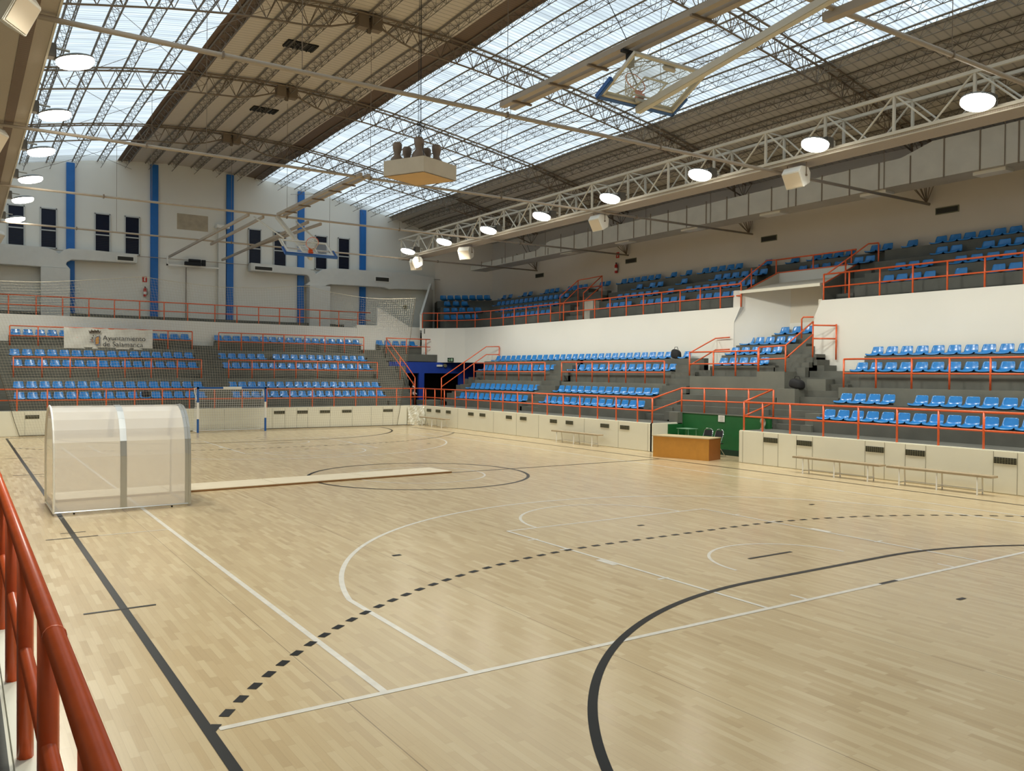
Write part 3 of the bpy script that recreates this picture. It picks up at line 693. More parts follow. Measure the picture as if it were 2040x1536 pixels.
barset('orange sloping rail beside the stair canopy, far balcony side', [
 ('top_rail', [(2.3,-15.3,6.46),(2.75,-17.5,7.62),(2.3,-17.55,7.6)]), ('post', [(2.6,-16.4,5.6),(2.6,-16.4,7.2)])], loc=(2.5,-15.3,5.5))
# the near railing at the lower left
xn = [-18.65,-17.5,-16.33,-15.2,-14.05,-13.5,-12.35,-11.2,-10.05,-8.9,-7.75,-6.6,-5.45,-4.3,-2,.3,2.6,4.9,7.2,9.5,11.8,14.1,16.4,18.7]
near = railing('thick glossy orange railing close to the camera at the lower left', [(-19.5,10.375,1.04),(20.0,10.375,1.04)], [(x,10.375,1.04) for x in xn], h=.925, mid=.485, r=.034)
for x in (-17.72, -13.0, -8.2): MB().tube([(x-.006,10.375,1.965),(x+.006,10.375,1.965)], .0355, 14).build('weld_collar', ORANGE, near, smooth=True)
gl = thing('grandstand', 'grey concrete walkway behind the near orange railing', 'stand', (0, 11.5, 0), 'concrete stands')
MB().box(-26, 20.1, 10.44, 12.2, .6, 1.035).build('walkway', CONC, gl)
for i in range(5): MB().box(-26, 20.1, 12.1+i*.65, 18.5, .6, 1.47+i*.5).build('seat_tier', CONC, gl)

# ------------------------------------------------------------------ seats
def seat_mesh():
    prof = [(.02,.022,.222),(.008,.048,.232),(-.03,.060,.232),(-.14,.050,.228),(-.25,.048,.222),(-.30,.062,.216),(-.335,.10,.210),(-.36,.165,.204),(-.385,.245,.192),(-.40,.30,.180),(-.408,.318,.150)]
    nx = 8; rows = []; mb = MB()
    for s in (0, 1):
        for k, (y, z, hw) in enumerate(prof):
            for i in range(nx+1):
                u = -1+2*i/nx; lift = .028*(abs(u)**3) if k < 6 else 0; fwd = .03*(abs(u)**2) if k >= 5 else 0
                off = -.014 if s else 0
                mb.v.append((u*hw, y+fwd+(-off*-1 if k >= 6 else 0), z+lift+(off if k < 7 else 0)))
    n = (nx+1); P = len(prof)*n
    for k in range(len(prof)-1):
        for i in range(nx):
            a = k*n+i; mb.f.append((a, a+n, a+n+1, a+1)); b = a+P; mb.f.append((b, b+1, b+n+1, b+n))
    for k in range(len(prof)-1):
        a = k*n; mb.f.append((a, a+P, a+P+n, a+n)); a = k*n+nx; mb.f.append((a, a+n, a+n+P, a+P))
    for i in range(nx):
        mb.f.append((i, i+1, i+1+P, i+P)); a = (len(prof)-1)*n+i; mb.f.append((a, a+P, a+P+1, a+1))
    return mb
proto = thing('stadium_seat', 'x', 'seat')
shell = seat_mesh().build('shell', SEAT, proto, smooth=True)
brk = MB().box(-.16, .16, -.33, -.05, 0, .035).box(-.2, .2, -.03, .0, .0, .03)
brk.build('mounting_bracket', SEATD, proto)
SEATS = []
def where(label, i, n):
    w_ = label.replace('blue plastic seat in the ', '').replace('blue seat in the ', '')
    if n == 2: o_ = 'left of two'
    elif n == 3: o_ = ('left','middle','right')[i]+' of three'
    elif i == n-1: o_ = 'rightmost'
    elif i == 0: o_ = 'leftmost'
    else: o_ = ORD[i]+' from left'
    if n == 2 and i == 1: o_ = 'right of two'
    return ('blue seat, '+o_+', '+w_)
ORD = ['first','second','third','fourth','fifth','sixth','seventh','eighth','ninth','tenth','eleventh','twelfth','thirteenth','fourteenth','fifteenth','sixteenth','seventeenth','eighteenth','nineteenth','twentieth','twenty-first','twenty-second','twenty-third','twenty-fourth','twenty-fifth','twenty-sixth','twenty-seventh','twenty-eighth','twenty-ninth','thirtieth']
def row(label, group, yf, z, runs):
    for (x0, x1, n) in runs:
        for i in range(n):
            x = x0 if n == 1 else x0+(x1-x0)*i/(n-1)
            SEATS.append(((x, yf, z), 0.0, where(label, i, n), group))
def lone(label, yf, z, x, group='lone seats'): SEATS.append(((x, yf, z), 0.0, label, None))
fA = 'blue plastic seat in the %s row of the right stand, far corner block'
fM = 'blue plastic seat in the %s row of the right stand, middle block'
row(fA % 'front', 'front row seats, far block', -12.0, 1.455, [(19.06,12.96,13)])
row(fM % 'front', 'front row seats, middle block', -12.0, 1.455, [(11.11,4.66,14)])
row(fA % 'second', 'second row seats, far block', -12.7, 1.965, [(19.09,12.98,13)])
row(fM % 'second', 'second row seats, middle block', -12.7, 1.965, [(10.96,4.59,14)])
row(fA % 'third', 'third row seats, far block', -13.9, 2.97, [(19.75,13.29,14)])
row(fM % 'third', 'third row seats, middle block', -13.9, 2.97, [(11.47,4.85,14)])
row('blue plastic seat in the long top row under the white balcony front', 'top row seats of the right stand', -14.5, 3.50, [(19.33,5.72,28)])
lone('lone blue seat right of the black bag at the end of the top row of the right stand', -14.5, 3.50, 4.6)
fB = 'blue plastic seat in the %s row of the near right stand'
row(fB % 'front', 'front row seats, near stand', -12.0, 1.455, [(-4.11,-11.56,16)])
row(fB % 'second' + ', by the stairs', 'group of four seats, near stand', -12.7, 1.965, [(-4.21,-5.68,4)])
row(fB % 'second' + ' right of gap', 'second row seats, near stand', -12.7, 1.965, [(-6.72,-11.2,10)])
row(fB % 'third', 'third row seats, near stand', -13.9, 2.97, [(-3.95,-11.1,15)])
row(fB % 'top', 'top row seats, near stand', -14.5, 3.50, [(-4.11,-10.8,14)])
row('blue plastic seat in the lowest row of the centre box', 'centre box seats, first row', -14.0, 3.19, [(2.15,.15,5)])
row('blue plastic seat in the second row of the centre box', 'centre box seats, second row', -14.6, 3.61, [(2.1,.06,5)])
row('blue plastic seat in the third row of the centre box', 'centre box seats, third row', -15.2, 4.01, [(1.89,-.1,5)])
row('blue plastic seat in the top row of the centre box', 'centre box seats, top row', -15.8, 4.40, [(.69,-.45,3)])
t4 = 'blue seat in the top balcony row, '
row(t4+'pair at the far end', 'top balcony row, far pair', -17.8, 7.46, [(23.9,23.2,2)])
row(t4+'second pair from the far end', 'top balcony row, second pair', -17.8, 7.46, [(21.6,21.0,2)])
row(t4+'group of three left of the stair guard', 'top balcony row, group of three', -17.8, 7.46, [(19.3,18.3,3)])
row(t4+'group of four behind the stair guard', 'top balcony row, group of four', -17.8, 7.46, [(17.1,15.7,4)])
row(t4+'pair inside the stair guard', 'top balcony row, guard pair', -17.8, 7.46, [(14.25,13.76,2)])
row(t4+'group of six below the fire extinguisher', 'top balcony row, group of six', -17.8, 7.46, [(12.48,9.95,6)])
lone('lone blue seat in the top balcony row right of the group of six', -17.8, 7.46, 8.85)
lone('lone blue seat in the top balcony row left of the group of five', -17.8, 7.46, 7.85)
row(t4+'group of five left of the canopy', 'top balcony row, group of five', -17.8, 7.46, [(6.79,4.79,5)])
lone('lone blue seat in the top balcony row at the left end of the canopy rail', -17.8, 7.46, 3.2)
lone('lone blue seat in the top balcony row behind the canopy rail', -18.08, 7.46, 2.05)
row(t4+'group of four behind the canopy rail', 'top balcony row, canopy group', -18.08, 7.46, [(1.01,-.54,4)])
row(t4+'pair right of the canopy', 'top balcony row, pair right of canopy', -17.8, 7.46, [(-1.8,-2.3,2)])
lone('lone blue seat in the top balcony row between the pair and the long near run', -17.8, 7.46, -3.27)
row(t4+'long run at the right edge of the view', 'top balcony row, near run', -17.8, 7.46, [(-4.33,-9.3,11)])
t3 = 'blue seat in the third balcony row, '
row(t3+'far long run', 'third balcony row, long run', -17.2, 6.99, [(23.6,16.6,15)])
lone('lone blue seat in the third balcony row below the group of six', -17.2, 6.99, 10.63)
row(t3+'pair right of the lone seat', 'third balcony row, pair', -17.2, 6.99, [(9.7,9.15,2)])
lone('lone blue seat in the third balcony row below the two lone top seats', -17.2, 6.99, 7.55)
row(t3+'group of six left of the canopy', 'third balcony row, group of six', -17.2, 6.99, [(5.48,2.94,6)])
row(t3+'group behind the canopy upstand', 'third balcony row, canopy group', -17.68, 6.99, [(1.35,-.3,4)])
row(t3+'pair right of the canopy', 'third balcony row, right pair', -17.2, 6.99, [(-1.5,-1.98,2)])
row(t3+'pair before the near run', 'third balcony row, near pair', -17.2, 6.99, [(-4.7,-5.2,2)])
row(t3+'run at the right edge of the view', 'third balcony row, near run', -17.2, 6.99, [(-6.26,-9.3,7)])
t2 = 'blue seat in the second balcony row, '
row(t2+'long run in the far part', 'second balcony row, long run', -16.6, 6.52, [(22.3,16.77,12)])
row(t2+'group of six behind the railing', 'second balcony row, group of six', -16.6, 6.52, [(11.42,8.83,6)])
lone('lone blue seat in the second balcony row between two groups', -16.6, 6.52, 7.82)
row(t2+'group of eight left of the canopy', 'second balcony row, group of eight', -16.6, 6.52, [(6.65,3.1,8)])
row(t2+'group of three behind the near railing', 'second balcony row, near three', -16.6, 6.52, [(-3.55,-4.55,3)])
row(t2+'run at the right edge of the view', 'second balcony row, near run', -16.6, 6.52, [(-5.68,-9.3,8)])
t1 = 'blue seat in the front balcony row, '
row(t1+'long run in the far part', 'front balcony row, long run', -16.0, 6.04, [(21.2,16.7,10)])
row(t1+'group of four right of the stair guard', 'front balcony row, group of four', -16.0, 6.04, [(11.51,10.05,4)])
row(t1+'group of six in the middle', 'front balcony row, group of six', -16.0, 6.04, [(9.03,6.48,6)])
row(t1+'group of five left of the canopy', 'front balcony row, group of five', -16.0, 6.04, [(5.38,3.42,5)])
row(t1+'near group of four right of the canopy', 'front balcony row, near four', -16.0, 6.04, [(-3.5,-4.98,4)])
lone('lone blue seat in the front balcony row behind the near railing', -16.0, 6.04, -6.03)
row(t1+'group at the right edge of the view', 'front balcony row, near edge group', -16.0, 6.04, [(-7.2,-9.2,5)])
def drow(label, group, a, b, n, z):
    d = Vector((b[0]-a[0], b[1]-a[1], 0)); rz = atan2(d.y, d.x)-pi
    for i in range(n):
        p = Vector((a[0],a[1],z))+d*((i+.5)/n); q = (p.x, p.y, z); SEATS.append((q, rz, where(label, i, n), group))
# rows turning into the far corner (their backs to the diagonal wall)
drow('blue seat in the top balcony row, slanted far corner part', 'top balcony row, corner seven', (24.75,-17.75), (27.1,-15.35), 7, 7.46)
drow('blue seat in the third balcony row, slanted far corner part', 'third balcony row, corner three', (24.9,-16.25), (26.1,-15.05), 3, 6.99)
drow('blue seat in the second balcony row, slanted far corner part', 'second balcony row, corner five', (23.4,-16.35), (25.4,-14.7), 5, 6.52)
drow('blue seat in the front balcony row, slanted far corner part', 'front balcony row, corner five', (22.7,-15.72), (24.85,-14.5), 5, 6.04)
def erow(label, group, xf, z, runs):
    for (y0, y1, n) in runs:
        for i in range(n): SEATS.append(((xf, y0+(y1-y0)*i/(n-1), z), pi/2, where(label, i, n), group))
for nm, xf, z in (('front',21.6,1.50),('second',22.2,1.97),('third',23.4,2.95)):
    erow('blue plastic seat in the %s row of the far stand, left block' % nm, '%s row seats of the far stand, left block' % nm, xf, z, [(8.40,.74,16)])
    erow('blue plastic seat in the %s row of the far stand, right block' % nm, '%s row seats of the far stand, right block' % nm, xf, z, [(-.95,-8.75,17)])
erow('blue plastic seat in the fourth row of the far stand, left block', 'fourth row seats of the far stand, left block', 24.0, 3.44, [(8.47,.79,16)])
erow('blue plastic seat in the fourth row of the far stand, before the gap', 'fourth row seats of the far stand, group of five', 24.0, 3.44, [(-.88,-2.91,5)])
erow('blue plastic seat in the fourth row of the far stand, right of the gap', 'fourth row seats of the far stand, right block', 24.0, 3.44, [(-3.76,-8.68,11)])
erow('blue plastic seat in the top row of the far stand behind the banner railing', 'top row seats of the far stand, left block', 25.2, 4.42, [(8.37,.72,16)])
erow('blue plastic seat in the top row of the far stand, right block', 'top row seats of the far stand, right block', 25.2, 4.42, [(-.97,-8.85,17)])
erow('blue plastic seat in the corner row left of the white balcony front', 'corner row seats', 25.2, 4.42, [(-10.35,-12.5,5)])
def in_view(p):
    d = Vector(p)-CAM; wv = d.dot(fw)
    return wv > 0 and abs(d.dot(rt)/wv)*F_PX < 1040
SEATS = [s for s in SEATS if in_view(s[0])]
SEATS.sort(key=lambda s: (Vector(s[0])-CAM).length)
for i, (p, rz, lb, gp) in enumerate(SEATS[:300]):
    if i == 0:
        proto.location = p; proto.rotation_euler = (0,0,rz); proto['label'] = lb
        if gp: proto['group'] = gp
        for c in proto.children: c.matrix_parent_inverse = Matrix.Identity(4)
    else:
        r = copy_tree(proto, p, rz, lb, gp)
        if gp is None and 'group' in r: del r['group']
rest = MB(); sm = shell.data; bmh = proto.children[1].data
vs = [tuple(v.co) for v in sm.vertices]; fs = [tuple(f.vertices) for f in sm.polygons]
for (p, rz, lb, gp) in SEATS[300:]:
    R_ = Matrix.Translation(p) @ Matrix.Rotation(rz, 4, 'Z'); k = len(rest.v)
    rest.v += [tuple(R_ @ Vector(v)) for v in vs]; rest.f += [tuple(k+i for i in f) for f in fs]
o = rest.build('stadium_seat', SEAT, None, smooth=True, fixn=False)
tag(o, 'farthest blue plastic seats in the far stand and far end of the right balcony', 'seat', 'farthest seats', 'stuff')

# ------------------------------------------------------------------ roof steelwork
ycol = 'roof purlin'
def purlin(y, k, label):
    x0, x1 = -12.5, XE-.02; m = STEEL
    t = thing('roof_purlin', label, 'purlin', (x0, y, roof(y)), 'lattice roof purlins')
    zt = lambda x: roof(y)+camber(x)-.05
    nseg = 41; xs = [x0+(x1-x0)*i/nseg for i in range(nseg+1)]
    slope = (roof(y+.17)-roof(y-.17))
    for s in (-1, 1):
        MB().tube([(x, y+s*.17, zt(x)+s*slope/2) for x in xs], .034 if s > 0 else .016, 4).build('top_chord', m, t, fixn=False)
    MB().tube([(x, y, zt(x)-.33) for x in xs], .016, 4).build('bottom_chord', m, t, fixn=False)
    mb = MB(); p = .66; n = int((x1-x0)/p)
    for i in range(n):
        xa = x0+i*p; xm = xa+p/2; xb = xa+p
        for s in (-1, 1):
            a = (xa, y+s*.17, zt(xa)+s*slope/2); b = (xm, y, zt(xm)-.33); c = (xb, y+s*.17, zt(xb)+s*slope/2)
            mb.bar(a, b, .0085, 3, cap=False); mb.bar(b, c, .0085, 3, cap=False)
        mb.bar((xa, y-.17, zt(xa)-slope/2), (xm, y+.17, zt(xm)+slope/2), .0085, 3, cap=False)
        mb.bar((xm, y+.17, zt(xm)+slope/2), (xb, y-.17, zt(xb)-slope/2), .0085, 3, cap=False)
    mb.build('lacing', m, t, fixn=False)
PY = [9.06-1.19*i for i in range(23)]
ORD = ['first','second','third','fourth','fifth','sixth','seventh','eighth','ninth','tenth','eleventh','twelfth','thirteenth','fourteenth','fifteenth','sixteenth','seventeenth','eighteenth','nineteenth','twentieth','twenty-first','twenty-second','twenty-third','twenty-fourth','twenty-fifth','twenty-sixth','twenty-seventh','twenty-eighth','twenty-ninth','thirtieth']
for i, y in enumerate(PY):
    zone = 'under the left skylight' if y > 3.4 else ('under the beige middle roof' if y > -3.6 else ('under the right skylight' if y > -12.4 else 'under the grey right roof'))
    purlin(y, i, 'grey lattice roof purlin %s, %s counted from the left' % (zone, ORD[i]))
def arch(x, label, full=True):
    t = thing('roof_arch', label, 'arch truss', (x, YR+.1, 9.05), 'roof arch trusses')
    ys = [-18.3+i*(36.6/61) for i in range(62)]
    zt = lambda y: roof(y)-.06; yc = -.35
    def zbt(y):
        d = abs(y-yc); base = roof(y)-.76
        return base if d > 1.55 else base+(1.55-d)/1.55*.55
    for s in (-.17, .17): MB().tube([(x+s, y, zt(y)-.36*0) for y in ys], .034, 6).build('top_chord', STEELB, t, fixn=False)
    MB().tube([(x, y, zbt(y)) for y in ys], .030, 6).build('bottom_chord', STEELB, t, fixn=False)
    mb = MB(); n = 56; p = 36.6/n
    for i in range(n):
        ya = -18.3+i*p; ym = ya+p/2; yb = ya+p
        for s in (-.17, .17):
            mb.bar((x+s, ya, zt(ya)), (x, ym, zbt(ym)), .014, 4, cap=False); mb.bar((x, ym, zbt(ym)), (x+s, yb, zt(yb)), .014, 4, cap=False)
        mb.bar((x-.17, ya, zt(ya)), (x+.17, ym, zt(ym)), .011, 4, cap=False)
    mb.build('web', STEELB, t, fixn=False)
    h = MB(); h.box(x-.16, x+.16, yc-.42, yc-.05, 13.78, 14.2).box(x-.16, x+.16, yc+.05, yc+.42, 13.78, 14.2).box(x-.02, x+.02, yc-.08, yc+.08, 13.66, 14.0)
    h.build('crown_hinge', STEELB, t, bevel=.02)
    # feet: fans of bars down to the tie at the side walls
    f = MB()
    for sgn in ((-1,) if x < 40 else (-1, 1)):
        n0 = Vector((x, sgn*18.35, 9.06))
        for (dx, dy, dz) in ((-.55,-.35,.95),(-.28,-.2,1.15),(0,-.1,1.2),(.28,-.2,1.15),(.55,-.35,.95),(-.2,-.9,1.5),(.2,-.9,1.5)): f.bar(n0, (x+dx*1.2, sgn*(18.35+dy), 9.06+dz), .016, 6)
        f.bar((x-.6, sgn*18.0, 10.0), (x+.6, sgn*18.0, 10.0), .025, 6); f.bar((x, sgn*17.45, 10.55), (x, sgn*17.3, roof(17.3*sgn)-.1), .03, 6)
        f.bar((x, sgn*18.35, 9.06), (x, sgn*16.9, 9.9), .018, 6)
    f.build('springing', STEELB, t)
    return t
AL = {-11.8:'brown lattice roof arch nearest the camera, over the near tie', -3.65:'lattice roof arch fourth from the far wall', 4.45:'brown lattice roof arch third from the far wall', 12.55:'brown lattice roof arch second from the far wall', 20.7:'brown lattice roof arch nearest the far wall'}
for x, lb in AL.items(): arch(x, lb)
# tie tubes
for x, lb in ((-11.8,'thick beige tie tube across the top right corner of the view'),(-3.75,'beige tie tube crossing above the hanging box, nearest in the left half'),(4.25,'beige tie tube crossing just below the hanging box'),(12.4,'beige tie tube in front of the far wall, where the parallel beams begin'),(20.6,'beige tie tube across the far wall windows'),(28.55,'thin tie bar along the foot of the far wall windows')):
    t = thing('tie_tube', lb, 'tie', (x, YR+.15, 9.0), 'roof ties')
    r = (.05 if x < 0 else .042) if x < 28 else .02
    MB().bar((x, YR+.15, 9.0), (x, YL-.15, 9.0), r, 10).build('tube', TIE, t, smooth=True)
    if x < 28:
        for y in (12.2, 6.3, -.35, -5.3, -11.6): MB().box(x-.06, x+.06, y-.02, y+.02, 8.94, 9.07).build('clamp', STEELB, t)
        for y in (4.7, -.35, -5.3):
            MB().bar((x, y, 9.05), (x, y, roof(y)-.75), .008, 5).build('hanger_rod', STEELB, t)
# diagonal bracing rods under the roof
k = 0
for a, b in zip(ARCH[2:], ARCH[3:]):
    for y0 in (7.5, -6.0):
        t = thing('bracing_rod', 'thin crossed bracing rods under the %s skylight, bay %s from the far wall' % ('left' if y0 > 0 else 'right', ORD[5-k].replace('first','nearest')), 'rod', (a, y0, roof(y0)-.4), 'roof bracing')
        MB().bar((a, y0, roof(y0)-.42), (b, y0-4.7, roof(y0-4.7)-.42), .010, 4).build('rod', STEELB, t)
        MB().bar((b, y0, roof(y0)-.42), (a, y0-4.7, roof(y0-4.7)-.42), .010, 4).build('rod', STEELB, t)
    k += 1

# ------------------------------------------------------------------ side girders with catwalks
def girder(sg, label, xa, xb):
    yn = 9.9 if sg < 0 else 9.15; yf_ = yn+.85; zb_, zt_ = 9.22, 10.22
    t = thing('catwalk_girder', label, 'girder', (xa, sg*yn, zb_), 'catwalk girders')
    for yy, r in ((yn, .042), (yf_, .04)):
        for z in (zb_, zt_): MB().box(xa, xb, sg*yy-r, sg*yy+r, z-r, z+r).build('chord', GIRD, t)
    first = .70; p = 2.1; n0 = int((xa-first)/p)-1; verts = MB(); diag = MB()
    i = n0
    while first+i*p < xb+.1:
        x = first+i*p; i += 1
        for yy in (yn, yf_):
            if x > xa and x < xb: MB().box(x-.032, x+.032, sg*yy-.032, sg*yy+.032, zb_, zt_).build('vertical_strut', GIRD, t)
            for dx in (-1, 1):
                xe = x+dx*p/2
                if min(x, xe) > xa and max(x, xe) < xb: diag.bar((x, sg*yy, zt_), (xe, sg*yy, zb_), .026, 6)
        if x > xa and x < xb: diag.bar((x, sg*yn, zt_), (x, sg*yf_, zt_), .02, 5); 
    diag.build('diagonal_strut', GIRD, t)
    MB().box(xa, xb, min(sg*yn, sg*(yf_+(.5 if sg > 0 else .02))), max(sg*yn, sg*(yf_+(.5 if sg > 0 else .02))), zb_-.12, zb_-.05).build('deck', DECK, t)
    e = MB().box(xa, xb, sg*yn-.02, sg*yn+.02, zb_-.135, zb_-.11)
    e.build('deck_edge', GIRD, t)
    if sg > 0: MB().box(xa, xb, 9.45, 9.66, zb_-.135, zb_-.118).build('dark_band', SHEETD, t)
    return t
girder(-1, 'white lattice catwalk girder carrying the floodlights along the right side', -24, 22.0)
girder(1, 'catwalk girder above the near left side, seen from straight below', -24, 26.0)

def floodlight(x, y, z, sg, label):
    t = thing('floodlight', label, 'floodlight', (x, y, z), 'floodlights on the girders')
    R_ = Matrix.Translation((x, y, z)) @ Matrix.Rotation(radians(-12 if sg > 0 else 14), 4, 'X')
    def tl(prof, nm, m):
        mb = MB().lathe(prof, (0, 0, 0), 26); mb.v = [tuple(R_ @ Vector(v)) for v in mb.v]; mb.build(nm, m, t, smooth=True)
    tl([(.0,.13),(.12,.12),(.26,.09),(.37,.045),(.375,.01),(.366,.01)], 'reflector', mat('grey_reflector', srgb(120,122,118), .35, metal=.6))
    tl([(.0,-.13),(.20,-.125),(.31,-.10),(.36,-.05),(.365,.015)], 'lamp_glass', LAMP)
    MB().box(x-.13, x+.13, y+sg*.50-.15, y+sg*.50+.15, z-.03, z+.25).build('gear_box', FLOORBOX, t, bevel=.015)
    yc_ = -9.9 if sg < 0 else 9.15
    MB().tube([(x, y+sg*.1, z+.17), (x, yc_, z+.2), (x, yc_, 9.2)], .025, 6).build('arm', GIRD, t)
    ld = bpy.data.lights.new('floodlight_beam', 'SPOT'); ld.energy = SPOT_POWER; ld.color = (1.0, .98, .87); ld.spot_size = radians(143); ld.spot_blend = .42; ld.shadow_soft_size = .34
    lo = bpy.data.objects.new('light_source', ld); col.objects.link(lo); lo.location = (x, y, z-.22); lo.rotation_euler = (radians(sg*6), 0, 0)
    lo.parent = t; lo.matrix_parent_inverse = Matrix.Translation(-t.location)
RX = [-18.9,-14.7,-10.32,-5.91,-1.61,2.81,7.07,11.16,15.23,19.16]
for i, x in enumerate(RX):
    lb = 'floodlight on the right girder, %s from the far wall' % ORD[9-i] if i < 9 else 'smallest floodlight on the right girder, next to the far wall'
    floodlight(x, -9.05, 9.2, -1, 'glowing round '+lb)
LX = [-14.4,-10.0,-5.6,-1.25,3.1,7.3,11.55,15.6,20.5]
for i, x in enumerate(LX): floodlight(x, 8.62, 9.16, 1, 'glowing floodlight on the left girder, %s from the far wall' % ORD[8-i])

def wedge_speaker(x, y, label, ang, sc_=1.0):
    t = thing('loudspeaker', label, 'loudspeaker', (x, y, 8.75), 'loudspeakers under the girders')
    R_ = Matrix.Translation((x, y, 8.72)) @ Matrix.Rotation(ang, 4, 'Z') @ Matrix.Rotation(radians(-32), 4, 'X')
    w_, h_, d_ = .32*sc_, .26*sc_, .24*sc_
    prof = [(d_, -h_), (d_*.9, h_*.9), (d_*.1, h_*1.25), (-d_, h_*.6), (-d_*1.05, -h_*.1), (-d_*.3, -h_*1.05)]
    M3 = R_.to_3x3(); mb = MB(); mb.prism([tuple(R_ @ Vector((-w_, a, b))) for a, b in prof], tuple(M3 @ Vector((2*w_, 0, 0))))
    mb.build('cabinet', BWHITE, t, bevel=.015)
    q = [(-w_*.88, d_+.004, -h_*.85), (w_*.88, d_+.004, -h_*.85), (w_*.88, d_*.91+.004, h_*.78), (-w_*.88, d_*.91+.004, h_*.78)]
    MB().prism([tuple(R_ @ Vector(v)) for v in q], tuple(M3 @ Vector((0, .008, 0)))).build('front_grille', mat('cream_grille', srgb(226,212,190), .6), t)
    b = MB()
    for s in (-1, 1):
        p0 = R_ @ Vector((s*(w_+.02), 0, 0)); b.bar(p0, (p0.x, p0.y, 9.1), .014, 6); b.bar(p0-Vector((.02,0,0)), p0+Vector((.02,0,0)), .03, 8)
    b.build('bracket', STEELB, t)
for i, (x, a) in enumerate(((-4.45, 0), (4.75, 0), (15.0, .5), (20.3, .75), (19.6, -.3))):
    wedge_speaker(x, -10.15+(.3 if i == 4 else 0), 'white wedge loudspeaker hung under the right girder, %s' % ('nearest and largest','second from the camera','third from the camera, tilted','front facing, of the far pair','turned sideways, of the far pair')[i], a)
wedge_speaker(-4.75, 9.93, 'white loudspeaker cut by the top left corner of the view', 2.6, 1.1)
wedge_speaker(4.5, 9.95, 'white loudspeaker cut by the left edge of the view', 2.6)
wedge_speaker(23.0, 9.25, 'small pale loudspeaker before the leftmost far wall window', 2.6, .9)

# ------------------------------------------------------------------ hanging box with bell lamps
t = thing('hanging_light_box', 'beige square box hanging over midcourt with bell-shaped lamps on top', 'light fitting', (.15, 0, 8.17))
c4 = [(-.66,.28),(.52,.90),(.98,-.36),(-.19,-.98)]; z0, z1 = 8.17, 8.60
side = MB()
for i in range(4):
    a = Vector((*c4[i], z0)); b = Vector((*c4[(i+1) % 4], z0)); n_ = (Vector((.16,0,z0))-(a+b)/2); n_.z = 0; n_.normalize(); n_ *= .02
    side.prism([a, b, b+n_, a+n_], (0,0,z1-z0))
side.build('side_panel', SCORE, t)
MB().prism([(x, y, z0) for x, y in c4], (0,0,.02)).build('underside_panel', SCOREB, t)
for (bx, by, h) in ((.35,.55,0),(.05,.05,.16),(.62,.12,0),(-.05,-.45,0),(.35,-.35,-.02),(-.3,.2,.02)):
    MB().lathe([(.24,.26+h),(.235,.34+h),(.17,.52+h),(.10,.60+h),(.085,.64+h),(.125,.80+h),(.13,.92+h),(.10,.96+h),(0,.97+h)], (bx+.05, by, z0), 18).build('bell_lamp', mat('brown_bell_housing', srgb(132,112,94), .5), t, smooth=True)
w3 = MB()
for (dx, dy) in ((-.03,0),(.03,.03),(.0,-.05)): w3.bar((.15+dx, dy, 8.9), (.15+dx*.6, dy*.6, roof(0)-.4), .008, 5)
for (x, y) in c4: w3.bar((x, y, z1), (.15, 0, 9.7), .007, 5)
w3.build('suspension_cable', BLACK, t)

